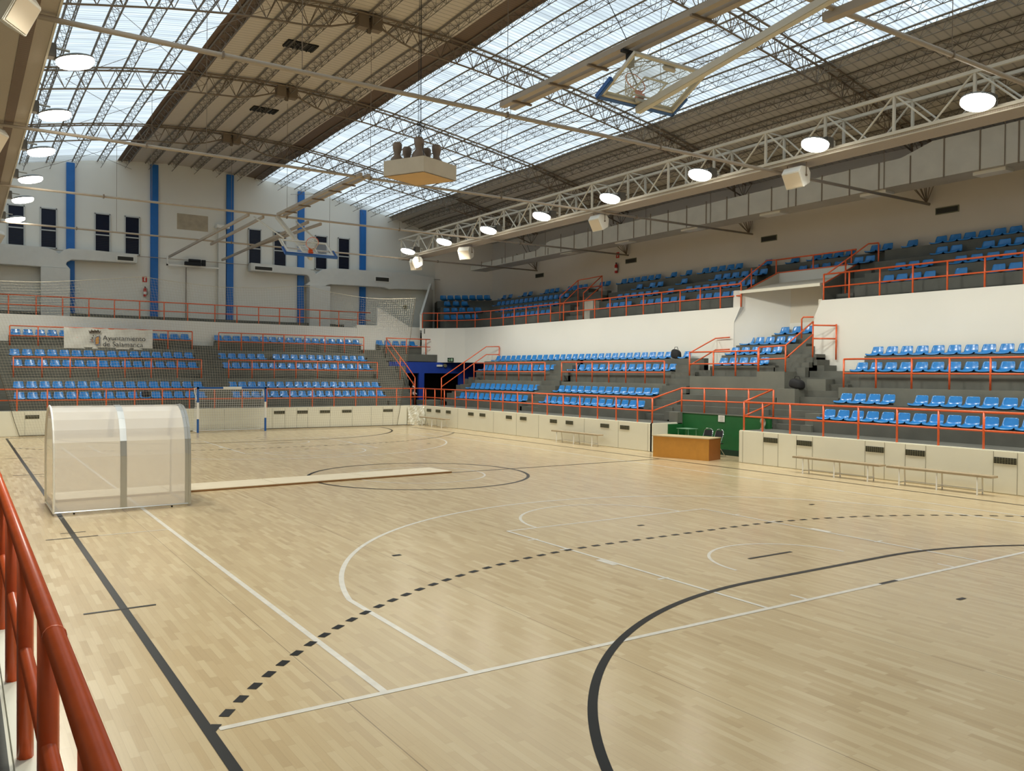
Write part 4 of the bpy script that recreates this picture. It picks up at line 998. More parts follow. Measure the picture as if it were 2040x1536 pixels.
# ------------------------------------------------------------------ basketball units
def hoop(C, upv, frt, boom_end, label, key):
    C = Vector(C); u = Vector(upv).normalized(); f = Vector(frt).normalized(); r = u.cross(f)
    t = thing('basketball_backboard', label, 'backboard', tuple(C), 'ceiling mounted basketball units')
    W2, H2 = .9, .525
    MB().obox(C, r, u, f, W2-.03, H2-.03, .008).build('acrylic_panel', ACRYL, t)
    fr = MB()
    for s in (-1, 1):
        fr.obox(C+r*s*(W2-.02)-f*.02, r, u, f, .025, H2, .03); fr.obox(C+u*s*(H2-.02)-f*.02, r, u, f, W2, .025, .03)
    fr.build('frame', GIRD, t)
    bl = MB()
    for s in (-1, 1):
        bl.obox(C+r*s*(W2-.07)+f*.011, r, u, f, .025, H2-.05, .002); bl.obox(C+u*s*(H2-.07)+f*.011, r, u, f, W2-.06, .025, .002)
        bl.obox(C+r*s*.28-u*.15+f*.011, r, u, f, .022, .225, .002); bl.obox(C+u*(-.15+s*.21)+f*.011, r, u, f, .29, .022, .002)
    bl.build('board_lines', BWHITE, t)
    pd = MB(); pd.obox(C-u*(H2+.035)-f*.01, r, u, f, W2+.07, .042, .05)
    for s in (-1, 1): pd.obox(C+r*s*(W2+.04)-u*(H2-.16)-f*.01, r, u, f, .036, .24, .05)
    pd.build('edge_padding', GBLUE, t, bevel=.01)
    rc_ = C-u*.375+f*.39
    ring = MB(); ring.tube([rc_+(r*cos(a)+f*sin(a))*.225 for a in [2*pi*i/28 for i in range(28)]], .010, 8, closed=True)
    rim = ring.build('rim', RIM, t, smooth=True)
    br = MB(); br.obox(C-u*.41+f*.045, r, u, f, .08, .06, .035).obox(C-u*.39+f*.11, r, u, f, .07, .008, .08); br.bar(C-u*.46+f*.05, rc_-f*.2-u*.0+r*.1, .012, 6).bar(C-u*.46+f*.05, rc_-f*.2-r*.1, .012, 6)
    br.build('rim_bracket', RIM, t)
    nt = MB(); g = Vector((0,0,-1)); nn = 12
    ringp = [rc_+(r*cos(2*pi*i/nn)+f*sin(2*pi*i/nn))*.22 for i in range(nn)]
    def lev(i, l):  # cords gather on the lower side of the tilted ring
        p = ringp[i % nn]; c = rc_ - u*.42
        q = p.lerp(c + (p-rc_)*.45, l); low = C-u*.40+f*.20
        return q.lerp(low, .35*l)
    for l in range(4):
        for i in range(nn):
            a = lev(i+(l % 2)*.5 if False else i, l/4); nt.bar(a, lev(i+1, (l+1)/4), .0045, 3, cap=False); nt.bar(a, lev(i-1, (l+1)/4), .0045, 3, cap=False)
    nt.build('net', ROPE, t, fixn=False)
    # boom
    p0 = C-u*.58-f*.13; p1 = Vector(boom_end); d = (p1-p0).normalized(); sd = r; nn_ = d.cross(sd)
    mid = (p0+p1)/2; bm_ = MB(); bm_.obox(mid, d, sd, nn_, (p1-p0).length/2, .068, .068)
    bm_.build('boom', GIRD, t, bevel=.012)
    for s in (-1, 1): MB().obox(C+u*s*.42-f*.06, r, u, f, .13, .03, .04).build('mounting_plate', GIRD, t)
    return t
a1 = -1.07
hn = hoop((-9.01,-.2,8.25), (sin(a1),0,cos(a1)), (cos(a1),0,-sin(a1)), (-13.6,-.2,8.55), 'near glass basketball backboard folded up with blue padding and orange rim', 'n')
a2 = .96
hf = hoop((8.9,.06,7.32), (sin(a2),0,cos(a2)), (-cos(a2),0,sin(a2)), (12.45,.05,8.98), 'far glass basketball backboard folded up in front of the far wall', 'f')
MB().bar((12.6,.9,8.9), (9.6,.7,7.7), .03, 6).build('side_strut', GIRD, hf)
MB().bar((12.6,-.8,8.9), (9.6,-.6,7.7), .03, 6).build('side_strut', GIRD, hf)
t = thing('hoist_winch', 'dark hoist mechanism on the double track above the near backboard', 'winch', (-8.6, .05, 8.9))
MB().box(-8.64, -8.56, -.2, .24, 8.87, 8.92).box(-8.66, -8.54, -.03, .09, 8.62, 8.88).build('winch_body', BLACK, t)
MB().bar((-8.6,.05,8.6),(-8.75,-.05,8.2),.014,6).bar((-8.6,.03,8.7),(-9.3,-.2,8.6),.008,5).bar((-8.6,.03,9.0),(-6.5,.6,13.2),.008,5).build('hoist_cable', BLACK, t)
def track(label, beams, z=9.13, w_=.075, h_=.055):
    t = thing('ceiling_track', label, 'beam', (beams[0][0], beams[0][1], z), 'beams carrying the basketball units')
    for (xa, ya, xb, yb) in beams:
        d = Vector((xb-xa, yb-ya, 0)); L2 = d.length/2; d.normalize(); n_ = Vector((-d.y, d.x, 0))
        MB().obox(((xa+xb)/2, (ya+yb)/2, z), d, n_, Vector((0,0,1)), L2, w_, h_).build('beam', TIE, t)
    return t
tr = track('beige double track above the near backboard', [(-4.3,.14,-19,.14),(-4.3,-.14,-19,-.14)], z=9.0)
for x in (-4.9,-6.3,-7.6,-10.4,-12.2): MB().box(x-.03, x+.03, -.26, .26, 8.9, 8.94).build('cross_clamp', STEELB, tr)
tr = track('beige double track above the hanging far backboard, ending near the hanging box', [(3.9,.12,12.1,.12),(3.9,-.14,12.1,-.14)], z=9.0, w_=.05)
for x in (5.2,6.4,8.0,9.4,10.9): MB().box(x-.03, x+.03, -.24, .22, 8.9, 8.94).build('cross_clamp', STEELB, tr)
track('single beam at the right edge of the near hoop frame', [(-11.6,-1.72,-19,-1.72)], z=8.92, w_=.09, h_=.07)
FB = [('leftmost',12.4,1.17,27.2,1.18),('second from left',12.55,.55,21.2,.46),('third from left',12.6,-1.3,26.8,-1.5),('rightmost',12.7,-1.88,21.4,-1.45)]
for n_, xa, ya, xb, yb in FB: track('beige beam before the far wall, %s of the four parallel ones' % n_, [(xa,ya,xb,yb)], z=8.93, w_=.04, h_=.055)

# ------------------------------------------------------------------ ducts and fittings on the far wall
def duct_poly(label, poly, x0, x1, drop, grilles, m=DUCTW):
    t = thing('air_duct', label, 'duct', (x0, poly[0][0], poly[0][1]), 'air ducts')
    MB().prism([(x0, y, z) for y, z in poly], (x1-x0, 0, 0)).build('duct_body', m, t, bevel=.02)
    if drop: MB().box(x0-.1, x1, drop[0], drop[1], 5.35, 8.03).build('duct_drop', m, t, bevel=.01)
    for (ya, yb, za, zb) in grilles:
        o = MB().box(x0-.03, x0, ya, yb, za, zb).build('grille_frame', BWHITE, t)
        MB().box(x0-.04, x0-.028, ya+.05, yb-.05, za+.05, zb-.05).build('grille', LOUV, o)
duct_poly('white air duct on the left of the far wall with a box drop', [(14,9.05),(6.95,9.05),(6.5,8.92),(6.33,8.75),(6.1,8.98),(5.85,9.08),(5.3,9.1),(2.6,9.04),(2.6,8.58),(5.3,8.52),(5.75,8.5),(5.95,8.38),(6.0,8.24),(5.82,8.04),(14,8.03)], 28.15, 28.7, (5.82,7.14), [(2.75,3.62,8.62,8.92)])
duct_poly('white air duct on the right of the far wall with a box drop', [(-3.46,9.09),(-6.7,9.04),(-7.0,8.98),(-7.41,8.72),(-7.8,9.02),(-8.3,9.15),(-13.2,9.22),(-15.4,9.08),(-15.4,8.25),(-12.9,8.17),(-12.2,8.1),(-11.8,8.2),(-8.27,8.16),(-7.8,8.0),(-6.75,8.0),(-7.0,8.25),(-6.95,8.5),(-6.8,8.62),(-3.46,8.63)], 28.15, 28.7, (-8.24,-6.95), [(-4.75,-3.65,8.66,8.95),(-12.2,-11.2,8.52,8.86)])
# big ribbed duct along the right wall
t = thing('air_duct', 'long silver sheet duct high along the right wall', 'duct', (22, -16.4, 9.3), 'air ducts')
ya, yb = -16.0, -17.1
def dseg(xa, za, xb, zb_, b0=9.32, b1=9.32):
    MB().prism([(xa,ya,b0),(xb,ya,b1),(xb,ya,zb_),(xa,ya,za)], (0,yb-ya,0)).build('duct_section', DUCT, t)
dseg(-24,10.55,-5.2,10.55); dseg(-5.2,10.55,-4.1,10.22); dseg(-4.1,10.22,16.1,10.0,9.32,9.25); dseg(16.1,10.0,17.4,9.62,9.25,9.25); dseg(17.4,9.62,24.5,9.5,9.25,9.2)
mb = MB(); x = -24
while x < 24:
    zt_ = 10.55 if x < -5.2 else (10.22 if x < 16 else 9.62)
    mb.box(x-.02, x+.02, ya, ya+.02, 9.28, zt_+.01); x += 1.15
mb.build('flange', STEELB, t)
for x in (-10.8,-6.9,-2.9,1.6,6.0,10.5,15.0): MB().box(x-.5, x+.5, ya-.75, ya-.25, 9.22, 9.32).build('outlet', BWHITE, t)
mb = MB()
for x in (-11.5,-7.5,-3.5,.5,4.5,8.5,12.5,16.5,20.5): mb.bar((x,ya+.02,9.28),(x,ya+.02,roof(ya)),.012,5)
mb.build('hanger_rod', STEELB, t)
# wall grilles high on the right wall
for i, x in enumerate((-4.33, 3.47, 12.35, 20.55)):
    t = thing('wall_grille', 'dark rectangular grille high on the right wall, %s from the camera' % ('first','second','third','fourth')[i], 'grille', (x, YR, 8.72), 'wall grilles')
    o = MB().box(x-.42, x+.42, YR, YR+.03, 8.60, 8.84).build('frame', LOUVF, t); MB().box(x-.39, x+.39, YR+.03, YR+.036, 8.63, 8.81).build('louvre', LOUV, t)
def extinguisher(p, nx_, ny_, label, slabel):
    x, y, z = p; nrm = Vector((nx_, ny_, 0)); c = Vector(p)+nrm*.12
    t = thing('fire_extinguisher', label, 'fire extinguisher', p, 'fire extinguishers')
    MB().lathe([(0,0),(.075,.0),(.08,.03),(.08,.38),(.06,.44),(.025,.47),(.025,.5)], c, 16).build('cylinder', RED, t, smooth=True)
    MB().obox(c+Vector((0,0,.52)), nrm, Vector((-ny_,nx_,0)), Vector((0,0,1)), .03, .02, .03).build('valve', BLACK, t)
    sdv = Vector((-ny_, nx_, 0)); MB().tube([c+Vector((0,0,.52)), c+sdv*.12+Vector((0,0,.42)), c+sdv*.14+Vector((0,0,.2)), c+sdv*.1+Vector((0,0,.08))], .012, 6).build('hose', BLACK, t)
    MB().lathe([(.0815,.12),(.0815,.26)], c, 16).build('paper_label', BWHITE, t)
    s_ = thing('extinguisher_sign', slabel, 'sign', (x, y, z+.8), 'fire extinguisher signs')
    b = c-nrm*.10+Vector((0,0,.95)); MB().obox(b, nrm, sdv, Vector((0,0,1)), .006, .12, .15).build('plate', RED, s_)
    b2 = b+nrm*.008; mk = MB().obox(b2-Vector((0,0,.02)), nrm, sdv, Vector((0,0,1)), .003, .03, .08); mk.obox(b2+Vector((0,0,.08))+sdv*.02, nrm, sdv, Vector((0,0,1)), .003, .05, .012)
    mk.build('pictogram', BWHITE, s_)
extinguisher((XE, 2.12, 6.85), -1, 0, 'red fire extinguisher on the far wall beside the second blue column', 'small red extinguisher sign on the far wall')
extinguisher((13.4, YR, 8.18), 0, 1, 'fire extinguisher on the dim right wall above the balcony seats', 'small sign on the right wall above the balcony extinguisher')
MB_ = MB().box(XE-.01, XE-.002, -1.22, .45, 10.72, 11.6)
tag(MB_.build('plaster_patch', PLASTER), 'beige unpainted rectangular patch on the far wall', 'patch')
t = thing('white_casing', 'white vertical casing on the far wall left of the third blue column', 'casing', (28.7,-1.9,5.35))
MB().box(28.55, 28.78, -2.15, -1.75, 5.35, 11.0).build('casing', DUCTW, t); MB().box(28.3, 28.75, -2.3, -1.6, 10.95, 11.12).build('head_box', BWHITE, t)
t = thing('wall_winch', 'black electric winch on a white rail on the far wall', 'winch', (28.6,-.4,8.7))
MB().box(28.45, 28.55, -1.75, 1.05, 8.62, 8.7).box(28.45, 28.55, .98, 1.05, 8.62, 9.1).build('rail', BWHITE, t)
MB().box(28.3, 28.6, -.75, .1, 8.7, 8.9).bar((28.45,-.75,8.98),(28.45,-.1,8.98),.09,10).box(28.35,28.5,-1.0,-.8,8.72,9.05).build('motor', BLACK, t)
MB().bar((28.7,-.02,5.4),(28.7,-.02,8.6),.025,6).build('conduit', STEELB, t)
structure(MB().box(XE-.04, XE-.01, -15.4, -14.0, 5.3, 7.95), 'door_1', WHITE, label='white door in the right end of the far wall')
t = thing('wall_siren', 'small round siren on the far wall above the sloped upstand', 'siren', (28.7,-13.6,7.1)); MB().bar((28.66,-13.6,7.1),(28.78,-13.6,7.1),.12,14).build('body', LOUVF, t)
# emergency fittings by the entrances
t = thing('exit_sign', 'small green and black exit sign above the dark entrances', 'sign', (23.7,-14.15,3.65))
d = Vector((1.15,.73,0)).normalized(); n_ = Vector((-d.y, d.x, 0)); cc = Vector((23.62,-14.16,3.62))+n_*.03
MB().obox(cc, d, n_, Vector((0,0,1)), .20, .02, .12).build('plate', mat('dark_green_sign', (.005,.03,.012,1), .5), t)
pm = MB()  # running figure, door and arrow
pm.obox(cc+n_*.022-d*.10, d, n_, Vector((0,0,1)), .035, .003, .075); pm.obox(cc+n_*.022+d*.02+Vector((0,0,-.01)), d, n_, Vector((0,0,1)), .018, .003, .045); pm.obox(cc+n_*.022+d*.03+Vector((0,0,.055)), d, n_, Vector((0,0,1)), .014, .003, .014)
pm.obox(cc+n_*.022+d*.05+Vector((0,0,-.06)), d, n_, Vector((0,0,1)), .03, .003, .008); pm.obox(cc+n_*.022+d*.13, d, n_, Vector((0,0,1)), .035, .003, .012)
pm.build('pictogram', mat('pale_sign_mark', srgb(190,225,190), .5), t)
t = thing('emergency_light', 'white emergency light on the blue wall above the entrances', 'light', (24.15,-13.65,3.28)); MB().box(24.1, 24.2, -13.86, -13.5, 3.2, 3.32).build('housing', BWHITE, t, bevel=.01)
t = thing('alarm_siren', 'round grey alarm siren on the blue wall above the entrances', 'siren', (24.15,-14.05,3.27)); MB().bar((24.08,-14.05,3.27),(24.2,-14.05,3.27),.11,14).build('body', LOUVF, t)

# ------------------------------------------------------------------ goal
t = thing('handball_goal', 'blue and white handball goal with net at the far end of the court', 'goal', (19, 0, 0))
for s, nm in ((1, 'left'), (-1, 'right')):
    for (za, zb_, m_) in ((0,.62,GBLUE),(.62,1.38,BWHITE),(1.38,2.08,GBLUE)):
        MB().box(18.96, 19.04, s*1.54-.04, s*1.54+.04, za, zb_).build('post_section', m_, t)
    MB().tube([(19.04,s*1.54,1.35),(19.45,s*1.58,1.85),(19.5,s*1.58,2.02),(19.04,s*1.56,2.04)], .018, 6).build('side_stay', BWHITE, t)
    MB().bar((19.0,s*1.56,.03),(19.85,s*1.56,.03),.02,6).build('ground_bar', BWHITE, t)
for (ya_, yb_, m_) in ((-1.58,-.42,GBLUE),(-.42,.42,BWHITE),(.42,1.58,GBLUE)):
    MB().box(18.96, 19.04, ya_, yb_, 2.0 if m_ is GBLUE else 2.0, 2.08 if m_ is GBLUE else 2.09).build('crossbar_section', m_, t)
MB().bar((19.85,-1.56,.03),(19.85,1.56,.03),.02,6).build('ground_bar', BWHITE, t)
MB().bar((19.05,-1.52,1.985),(19.05,1.52,1.985),.012,6).build('net_rail', BWHITE, t)
gn = MB(); P = [(19.06,1.98),(19.45,1.95),(19.6,1.3),(19.72,.6),(19.84,.05)]
def gp(v):
    v *= 4; i = min(3, int(v)); q = v-i; return (P[i][0]+(P[i+1][0]-P[i][0])*q, P[i][1]+(P[i+1][1]-P[i][1])*q)
for i in range(30):
    y = -1.52+3.04*i/29; gn.tube([(a, y, b) for a, b in P], .006, 3)
for j in range(26):
    a, b = gp(j/25); gn.bar((a,-1.54,b),(a,1.54,b),.006,3,cap=False)
for s in (-1, 1):
    for j in range(24):
        a, b = gp(j/23); gn.bar((19.04,s*1.54,b),(a,s*1.54,b),.004,3,cap=False)
    for j in range(7): xx = 19.08+j*.11; gn.bar((xx,s*1.54,.03),(xx,s*1.54,1.97 if xx < 19.45 else 1.95-(xx-19.45)*4.5),.004,3,cap=False)
gn.build('net', mat('white_goal_net', srgb(225,225,220), .7), t, fixn=False)

# ------------------------------------------------------------------ protective net before the far stand
t = thing('protective_net', 'tall fine protective net hung between the goal and the far stand', 'net', (19.86, 0, 0))
TOP = [(10.6,6.40),(9.2,6.45),(7.8,6.49),(6.63,6.63),(5.07,6.82),(3.74,7.02),(2.6,6.9),(1.48,6.82),(.35,6.76),(-1.53,6.83),(-3.82,7.09),(-4.97,6.86),(-6.73,6.69),(-7.97,6.67),(-9.9,6.82)]
def topz(y):
    for (a, za), (b, zb_) in zip(TOP, TOP[1:]):
        if b <= y <= a: return za+(zb_-za)*(a-y)/(a-b)
    return 6.5
def ledge(v): return 8.5+.6*v**.6*1.0+1.5*v**1.6   # left edge, v from 0 at floor to 1 at top
def redge(v): return -8.83-1.07*v**.9
XN = 19.88
mb = MB(); nv = 165; nh = 56; NV = 8
def npt(s, v):
    y = ledge(v)+(redge(v)-ledge(v))*s; yt = ledge(1)+(redge(1)-ledge(1))*s
    return (XN-.04*sin(9*s+2*v), y, .03+(topz(yt)-.03)*v)
for i in range(nv+1): mb.tube([npt(i/nv, k/NV) for k in range(NV+1)], .0032, 3)
for j in range(nh+1): mb.tube([npt(k/24, j/nh) for k in range(25)], .0028, 3)
mb.build('mesh', ROPE, t, fixn=False)
MB().tube([npt(k/48, 1) for k in range(49)], .011, 5).build('head_rope', ROPE, t)
MB().tube([npt(1, k/10) for k in range(11)], .012, 5).build('edge_rope', mat('dark_net_hem', srgb(92,84,66), .8), t)
MB().tube([npt(0, k/10) for k in range(11)], .012, 5).build('edge_rope', mat('dark_net_hem', srgb(92,84,66), .8), t)
MB().tube([(19.9,ledge(0),.03),(19.9,4,.03),(19.9,-4,.03),(19.9,-10.2,.03)], .02, 5).build('foot_rope', mat('dark_net_hem', srgb(92,84,66), .8), t)

# ------------------------------------------------------------------ dugout
t = thing('team_dugout', 'translucent polycarbonate team dugout with aluminium ribs on the left sideline', 'dugout', (-1.5, 7.85, 0))
def dprof(n=11):
    pts = [(-2.45, .04), (-2.45, .6), (-2.45, 1.1)]
    for i in range(1, n+1):
        a = pi*(1-i/n*.93); pts.append((-1.55+.90*cos(a), 1.1+.98*sin(a)**.9))
    return pts
DP = dprof()
ya_, yb_ = 6.62, 9.10
mb = MB()
for (x, z) in DP: mb.v += [(x, ya_, z), (x, yb_, z)]
for i in range(len(DP)-1): mb.f.append((2*i, 2*i+1, 2*i+3, 2*i+2))
mb.build('curved_sheet', POLY, t, fixn=False)
for y in (ya_, yb_):
    poly = [(x, y, z) for x, z in DP]+[(-.62, y, .9), (-.62, y, .04)]
    m2 = MB(); m2.v = poly; m2.f = [tuple(range(len(poly)))]; m2.build('end_panel', POLY, t, fixn=False)
    MB().tube([(x, y, z) for x, z in DP]+[(-.63,y,.8),(-.63,y,.03)], .022, 6).build('end_frame', BWHITE if y == yb_ else ALU, t)
    MB().bar((-2.45,y,.05),(-.63,y,.05),.02,6).build('sill', ALU, t)
for y, wdt in ((7.87, .06), (6.64, .06)):
    mb = MB()
    for i in range(len(DP)-1):
        (x0_, z0_), (x1_, z1_) = DP[i], DP[i+1]; n_ = Vector((-(z1_-z0_), 0, x1_-x0_)).normalized()*.008
        mb.prism([(x0_,y-wdt,z0_),(x0_,y+wdt,z0_),(x1_,y+wdt,z1_),(x1_,y-wdt,z1_)], tuple(n_))
    mb.build('rib', ALU, t)
MB().bar((-2.45,ya_,.05),(-2.45,yb_,.05),.018,6).build('rail', ALU, t)
for (x, y) in ((-2.42,8.75),(-2.42,6.95),(-.7,8.9),(-.7,6.9)):
    MB().bar((x,y-.015,.03),(x,y+.015,.03),.03,12).build('caster', BLACK, t)
# flat boards laid across midcourt
PA, PB_, PC, PD = Vector((.84,9.0,0)), Vector((1.04,-.84,0)), Vector((-.04,-.99,0)), Vector((-.30,9.0,0))
PA = Vector((.60,8.9,0)); PD = Vector((-.60,8.9,0)); PDn = Vector((-.56,6.2,0)); 
def board(v0, v1, lb):
    a = PA.lerp(PB_, v0); b = PA.lerp(PB_, v1); c = PD.lerp(PC, v1); d = PD.lerp(PC, v0)
    o = MB().prism([(p.x,p.y,.004) for p in (a,b,c,d)], (0,0,.05)).build('floor_board', [mat('cream_board_top', srgb(216,202,174), .45, var=.03)], None)
    return tag(o, lb, 'board', 'boards laid across midcourt')
board(0, .235, 'cream floor board seen through the dugout'); board(.237, .49, 'long cream floor board starting at the dugout'); board(.492, .74, 'long cream floor board entering the black centre circle'); board(.742, 1, 'long cream floor board ending inside the black centre circle')
e_ = MB().prism([(p.x-.004,p.y,.004) for p in (PD,PC)]+[(PC.x-.012,PC.y,.004),(PD.x-.012,PD.y,.004)], (0,0,.035)).build('edge_strip', mat('brown_board_edge', srgb(132,92,48), .6), None)
tag(e_, 'brown edge strip along the near side of the cream floor boards', 'edge strip')

# ------------------------------------------------------------------ benches, table, chairs
def bench(xa, xb, y, label):
    t = thing('court_bench', label, 'bench', ((xa+xb)/2, y, 0), 'wooden benches by the fence wall')
    d = Vector((0, 0, 0))
    MB().box(xb, xa, y-.15, y+.15, .43, .48).build('seat', BENCHW, t)
    n = 3
    for i in range(n):
        x = xa-.35-(xa-xb-.7)*i/(n-1)
        MB().bar((x-.03,y+.17,0),(x,y+.12,.43),.018,6).build('leg', BWHITE, t); MB().bar((x+.03,y-.2,0),(x,y-.12,.43),.018,6).build('leg', BWHITE, t)
        MB().bar((x,y+.16,.08),(x,y-.18,.08),.012,6).build('stretcher', BWHITE, t)
    MB().bar((xa-.35,y-.17,.1),(xb+.35,y-.17,.1),.012,6).build('long_stretcher', BWHITE, t)
bench(-4.78, -7.55, -9.85, 'long wooden bench by the right fence wall, the one closer to the table')
bench(-7.72, -10.42, -9.9, 'long wooden bench by the right fence wall, nearest the right edge')
bench(7.58, 4.55, -10.15, 'wooden bench by the fence wall beyond the orange table')
bench(19.6, 16.75, -10.15, 'wooden bench in the far corner by the white plastic sheet')
t = thing('scorer_table', 'long honey-coloured wooden scorer table before the green alcove', 'table', (-.4,-10.1,0))
A_ = Vector((.42,-9.47,0)); Bq = Vector((-1.28,-9.94,0)); d = (Bq-A_).normalized(); n_ = Vector((-d.y, d.x, 0)); 
if n_.y > 0: n_ = -n_
L2 = (Bq-A_).length; Z = Vector((0,0,1))
A_ = A_ - d*.35; L2 += .35
MB().obox(A_+d*L2/2+n_*.01+Z*.355, d, n_, Z, L2/2, .012, .355).build('front_panel', WOODT, t)
for q in (0, 1): MB().obox(A_+d*(L2*q+(.012 if q == 0 else -.012))+n_*.42+Z*.355, d, n_, Z, .012, .40, .355).build('side_panel', WOODE, t)
MB().obox(A_+d*L2/2+n_*.40+Z*.725, d, n_, Z, L2/2+.02, .44, .016).build('top', GREYTOP, t, bevel=.004)
def fchair(c, rz, label):
    t = thing('folding_chair', label, 'chair', c, 'folding chairs behind the table')
    R_ = Matrix.Translation(c) @ Matrix.Rotation(rz, 4, 'Z'); T = lambda *p: R_ @ Vector(p)
    for s in (-1, 1):
        MB().tube([T(s*.21,.30,0),T(s*.20,.02,.48),T(s*.19,-.10,.72),T(s*.17,-.14,.88),T(s*.10,-.145,.93),T(0,-.146,.94)], .012, 8).build('frame_tube', CHROME, t, smooth=True)
        MB().bar(T(s*.19,-.24,0),T(s*.19,.16,.46),.011,8).build('rear_leg', CHROME, t)
    MB().prism([T(-.18,-.12,.68),T(.18,-.12,.68),T(.165,-.16,.89),T(-.165,-.16,.89)], tuple(R_.to_3x3() @ Vector((0,.025,0)))).build('backrest', BLACK, t)
    MB().prism([T(-.19,-.12,.44),T(.19,-.12,.44),T(.19,.24,.46),T(-.19,.24,.46)], (0,0,.03)).build('seat', BLACK, t)
fchair((.22,-11.4,0), .1, 'black folding chair with chrome tubes behind the table, left of the two')
fchair((-.32,-11.35,0), -.05, 'black folding chair with chrome tubes behind the table, right of the two')
t = thing('tubular_stand', 'thin white tubular stand against the green wall behind the table', 'stand', (1.35,-11.6,0))
for (x, y) in ((1.1,-11.4),(1.6,-11.4),(1.1,-11.8),(1.6,-11.8)): MB().bar((x,y,0),(x,y,.86),.012,6).build('leg', mat('pale_green_tube', srgb(120,160,130), .5), t)
MB().box(1.05,1.65,-11.85,-11.35,.86,.875).build('top', mat('pale_green_tube', srgb(120,160,130), .5), t)
t = thing('paper_notice', 'white paper notice stuck near the top of the green wall', 'notice', (.06,-11.98,1.2))
MB().box(-.09,.21,-11.983,-11.978,1.17,1.40).build('sheet', BWHITE, t)
mb = MB()
for i in range(6): mb.box(-.05, .17-(.05 if i % 2 else 0), -11.977, -11.976, 1.20+i*.032, 1.207+i*.032)
mb.build('printed_line', LOUVF, t)
t = thing('light_cloth', 'pale grey cloth draped at the right end of the green wall', 'cloth', (-1.9,-11.9,.7))
mb = MB()
for i in range(9):
    for j in range(5): mb.v.append((-1.75-.05*j, -11.9+.04*sin(i*2+j), .62+i*.095))
for i in range(8):
    for j in range(4): a = i*5+j; mb.f.append((a,a+1,a+6,a+5))
mb.build('fabric', mat('pale_grey_cloth', srgb(150,146,132), .9), t, smooth=True)

# bags and jackets left on the stands
def bag(c, sx, sy, sz, label, cat='bag', name='black_bag', m=BLACK):
    bm = bmesh.new(); bmesh.ops.create_icosphere(bm, subdivisions=3, radius=1)
    for v in bm.verts:
        v.co.x = math.copysign(abs(v.co.x)**.6, v.co.x)*sx*(1-.15*v.co.z); v.co.y = math.copysign(abs(v.co.y)**.6, v.co.y)*sy; v.co.z = math.copysign(abs(v.co.z)**.7, v.co.z)*sz+sz + .03*sin(9*v.co.x)
    me = bpy.data.meshes.new(name); bm.to_mesh(me); bm.free(); me.materials.append(m)
    for p in me.polygons: p.use_smooth = True
    root = thing(name, label, cat, c); b = bpy.data.objects.new('body', me); col.objects.link(b); b.parent = root
    h = MB().tube([(-sx*.5,0,sz*1.9),(-sx*.3,0,sz*2.5),(sx*.3,0,sz*2.5),(sx*.5,0,sz*1.9)], .012, 6).build('handle', m, None); h.parent = root
    return root
bag((5.15,-14.72,3.50), .24,.14,.2, 'black bag on the top row of the right stand beside the lone seat')
bag((-2.15,-13.25,2.38), .26,.18,.17, 'black bag left on the concrete steps right of the centre box')
bag((1.98+1.95,21.75,0), .01,.01,.01, 'x') if False else None
bag((21.72,3.28,1.55), .12,.17,.16, 'dark jacket lying over a front row seat of the far stand', 'jacket', 'dark_jacket', TROUS)
t = thing('stacked_slabs', 'low stack of pale concrete slabs before the dark entrances', 'slabs', (19.9+1.1,-11.6,1.04))
for i in range(3): MB().box(20.9-i*.0, 21.9, -12.2+i*.03, -11.0, 1.04+i*.09, 1.12+i*.09).build('slab', CONCL, t)

# ------------------------------------------------------------------ banner
t = thing('town_banner', 'wrinkled white banner reading Ayuntamiento de Salamanca with a crowned crest', 'banner', (24.6, 4.45, 3.9))
n1, n2 = 48, 12; mb = MB(); yA, yB2, zA, zB = 6.42, 2.46, 3.85, 4.86
for i in range(n1+1):
    for j in range(n2+1):
        u = i/n1; v = j/n2
        sag = .035*sin(pi*u*4)**2*v**3 if j == n2 else 0
        mb.v.append((24.60-.018*sin(11*u+5*v)-.012*sin(23*u-7*v)-.01*sin(40*u+9*v), yA+(yB2-yA)*u, zA+(zB-zA)*v-sag))
for i in range(n1):
    for j in range(n2): a = i*(n2+1)+j; mb.f.append((a,a+1,a+n2+2,a+n2+1))
mb.build('cloth', CLOTHB, t, smooth=True, fixn=False)
XT = 24.53
def text(s_, y, z, size, name):
    cu = bpy.data.curves.new(name, 'FONT'); cu.body = s_; cu.size = size; cu.extrude = .002; cu.space_character = 1.02
    o = bpy.data.objects.new(name, cu); col.objects.link(o)
    dg = bpy.context.evaluated_depsgraph_get(); me = bpy.data.meshes.new_from_object(o.evaluated_get(dg)); bpy.data.objects.remove(o)
    xs = [v.co.x for v in me.vertices]
    for v in me.vertices: v.co = Vector((XT-v.co.z, y-v.co.x, z+v.co.y))
    me.materials.clear(); me.materials.append(INK); ob = bpy.data.objects.new(name, me); col.objects.link(ob); ob.parent = t
    ob.matrix_parent_inverse = Matrix.Translation(-t.location); return max(xs)-min(xs)
text('Ayuntamiento', 4.75, 4.28, .335, 'lettering')
text('de Salamanca', 4.75, 3.98, .335, 'lettering')
def yz(u_, v_): return (XT, yA-(u_/1800)*(yA-yB2), zB-(v_/430)*(zB-zA))   # banner drawing units
def draw(polys, name, m):
    mb = MB(); dx_ = {'crown': 0, 'shield_edge': .004, 'shield_field': .008, 'crest_drawing': .002}[name]
    for P_ in polys: mb.prism([(XT-dx_,)+yz(a, b)[1:] for a, b in P_], (-.003,0,0))
    mb.build(name, m, t)
U = lambda pts: [(x-85, y-130-(x-85)*.035) for x, y in pts]
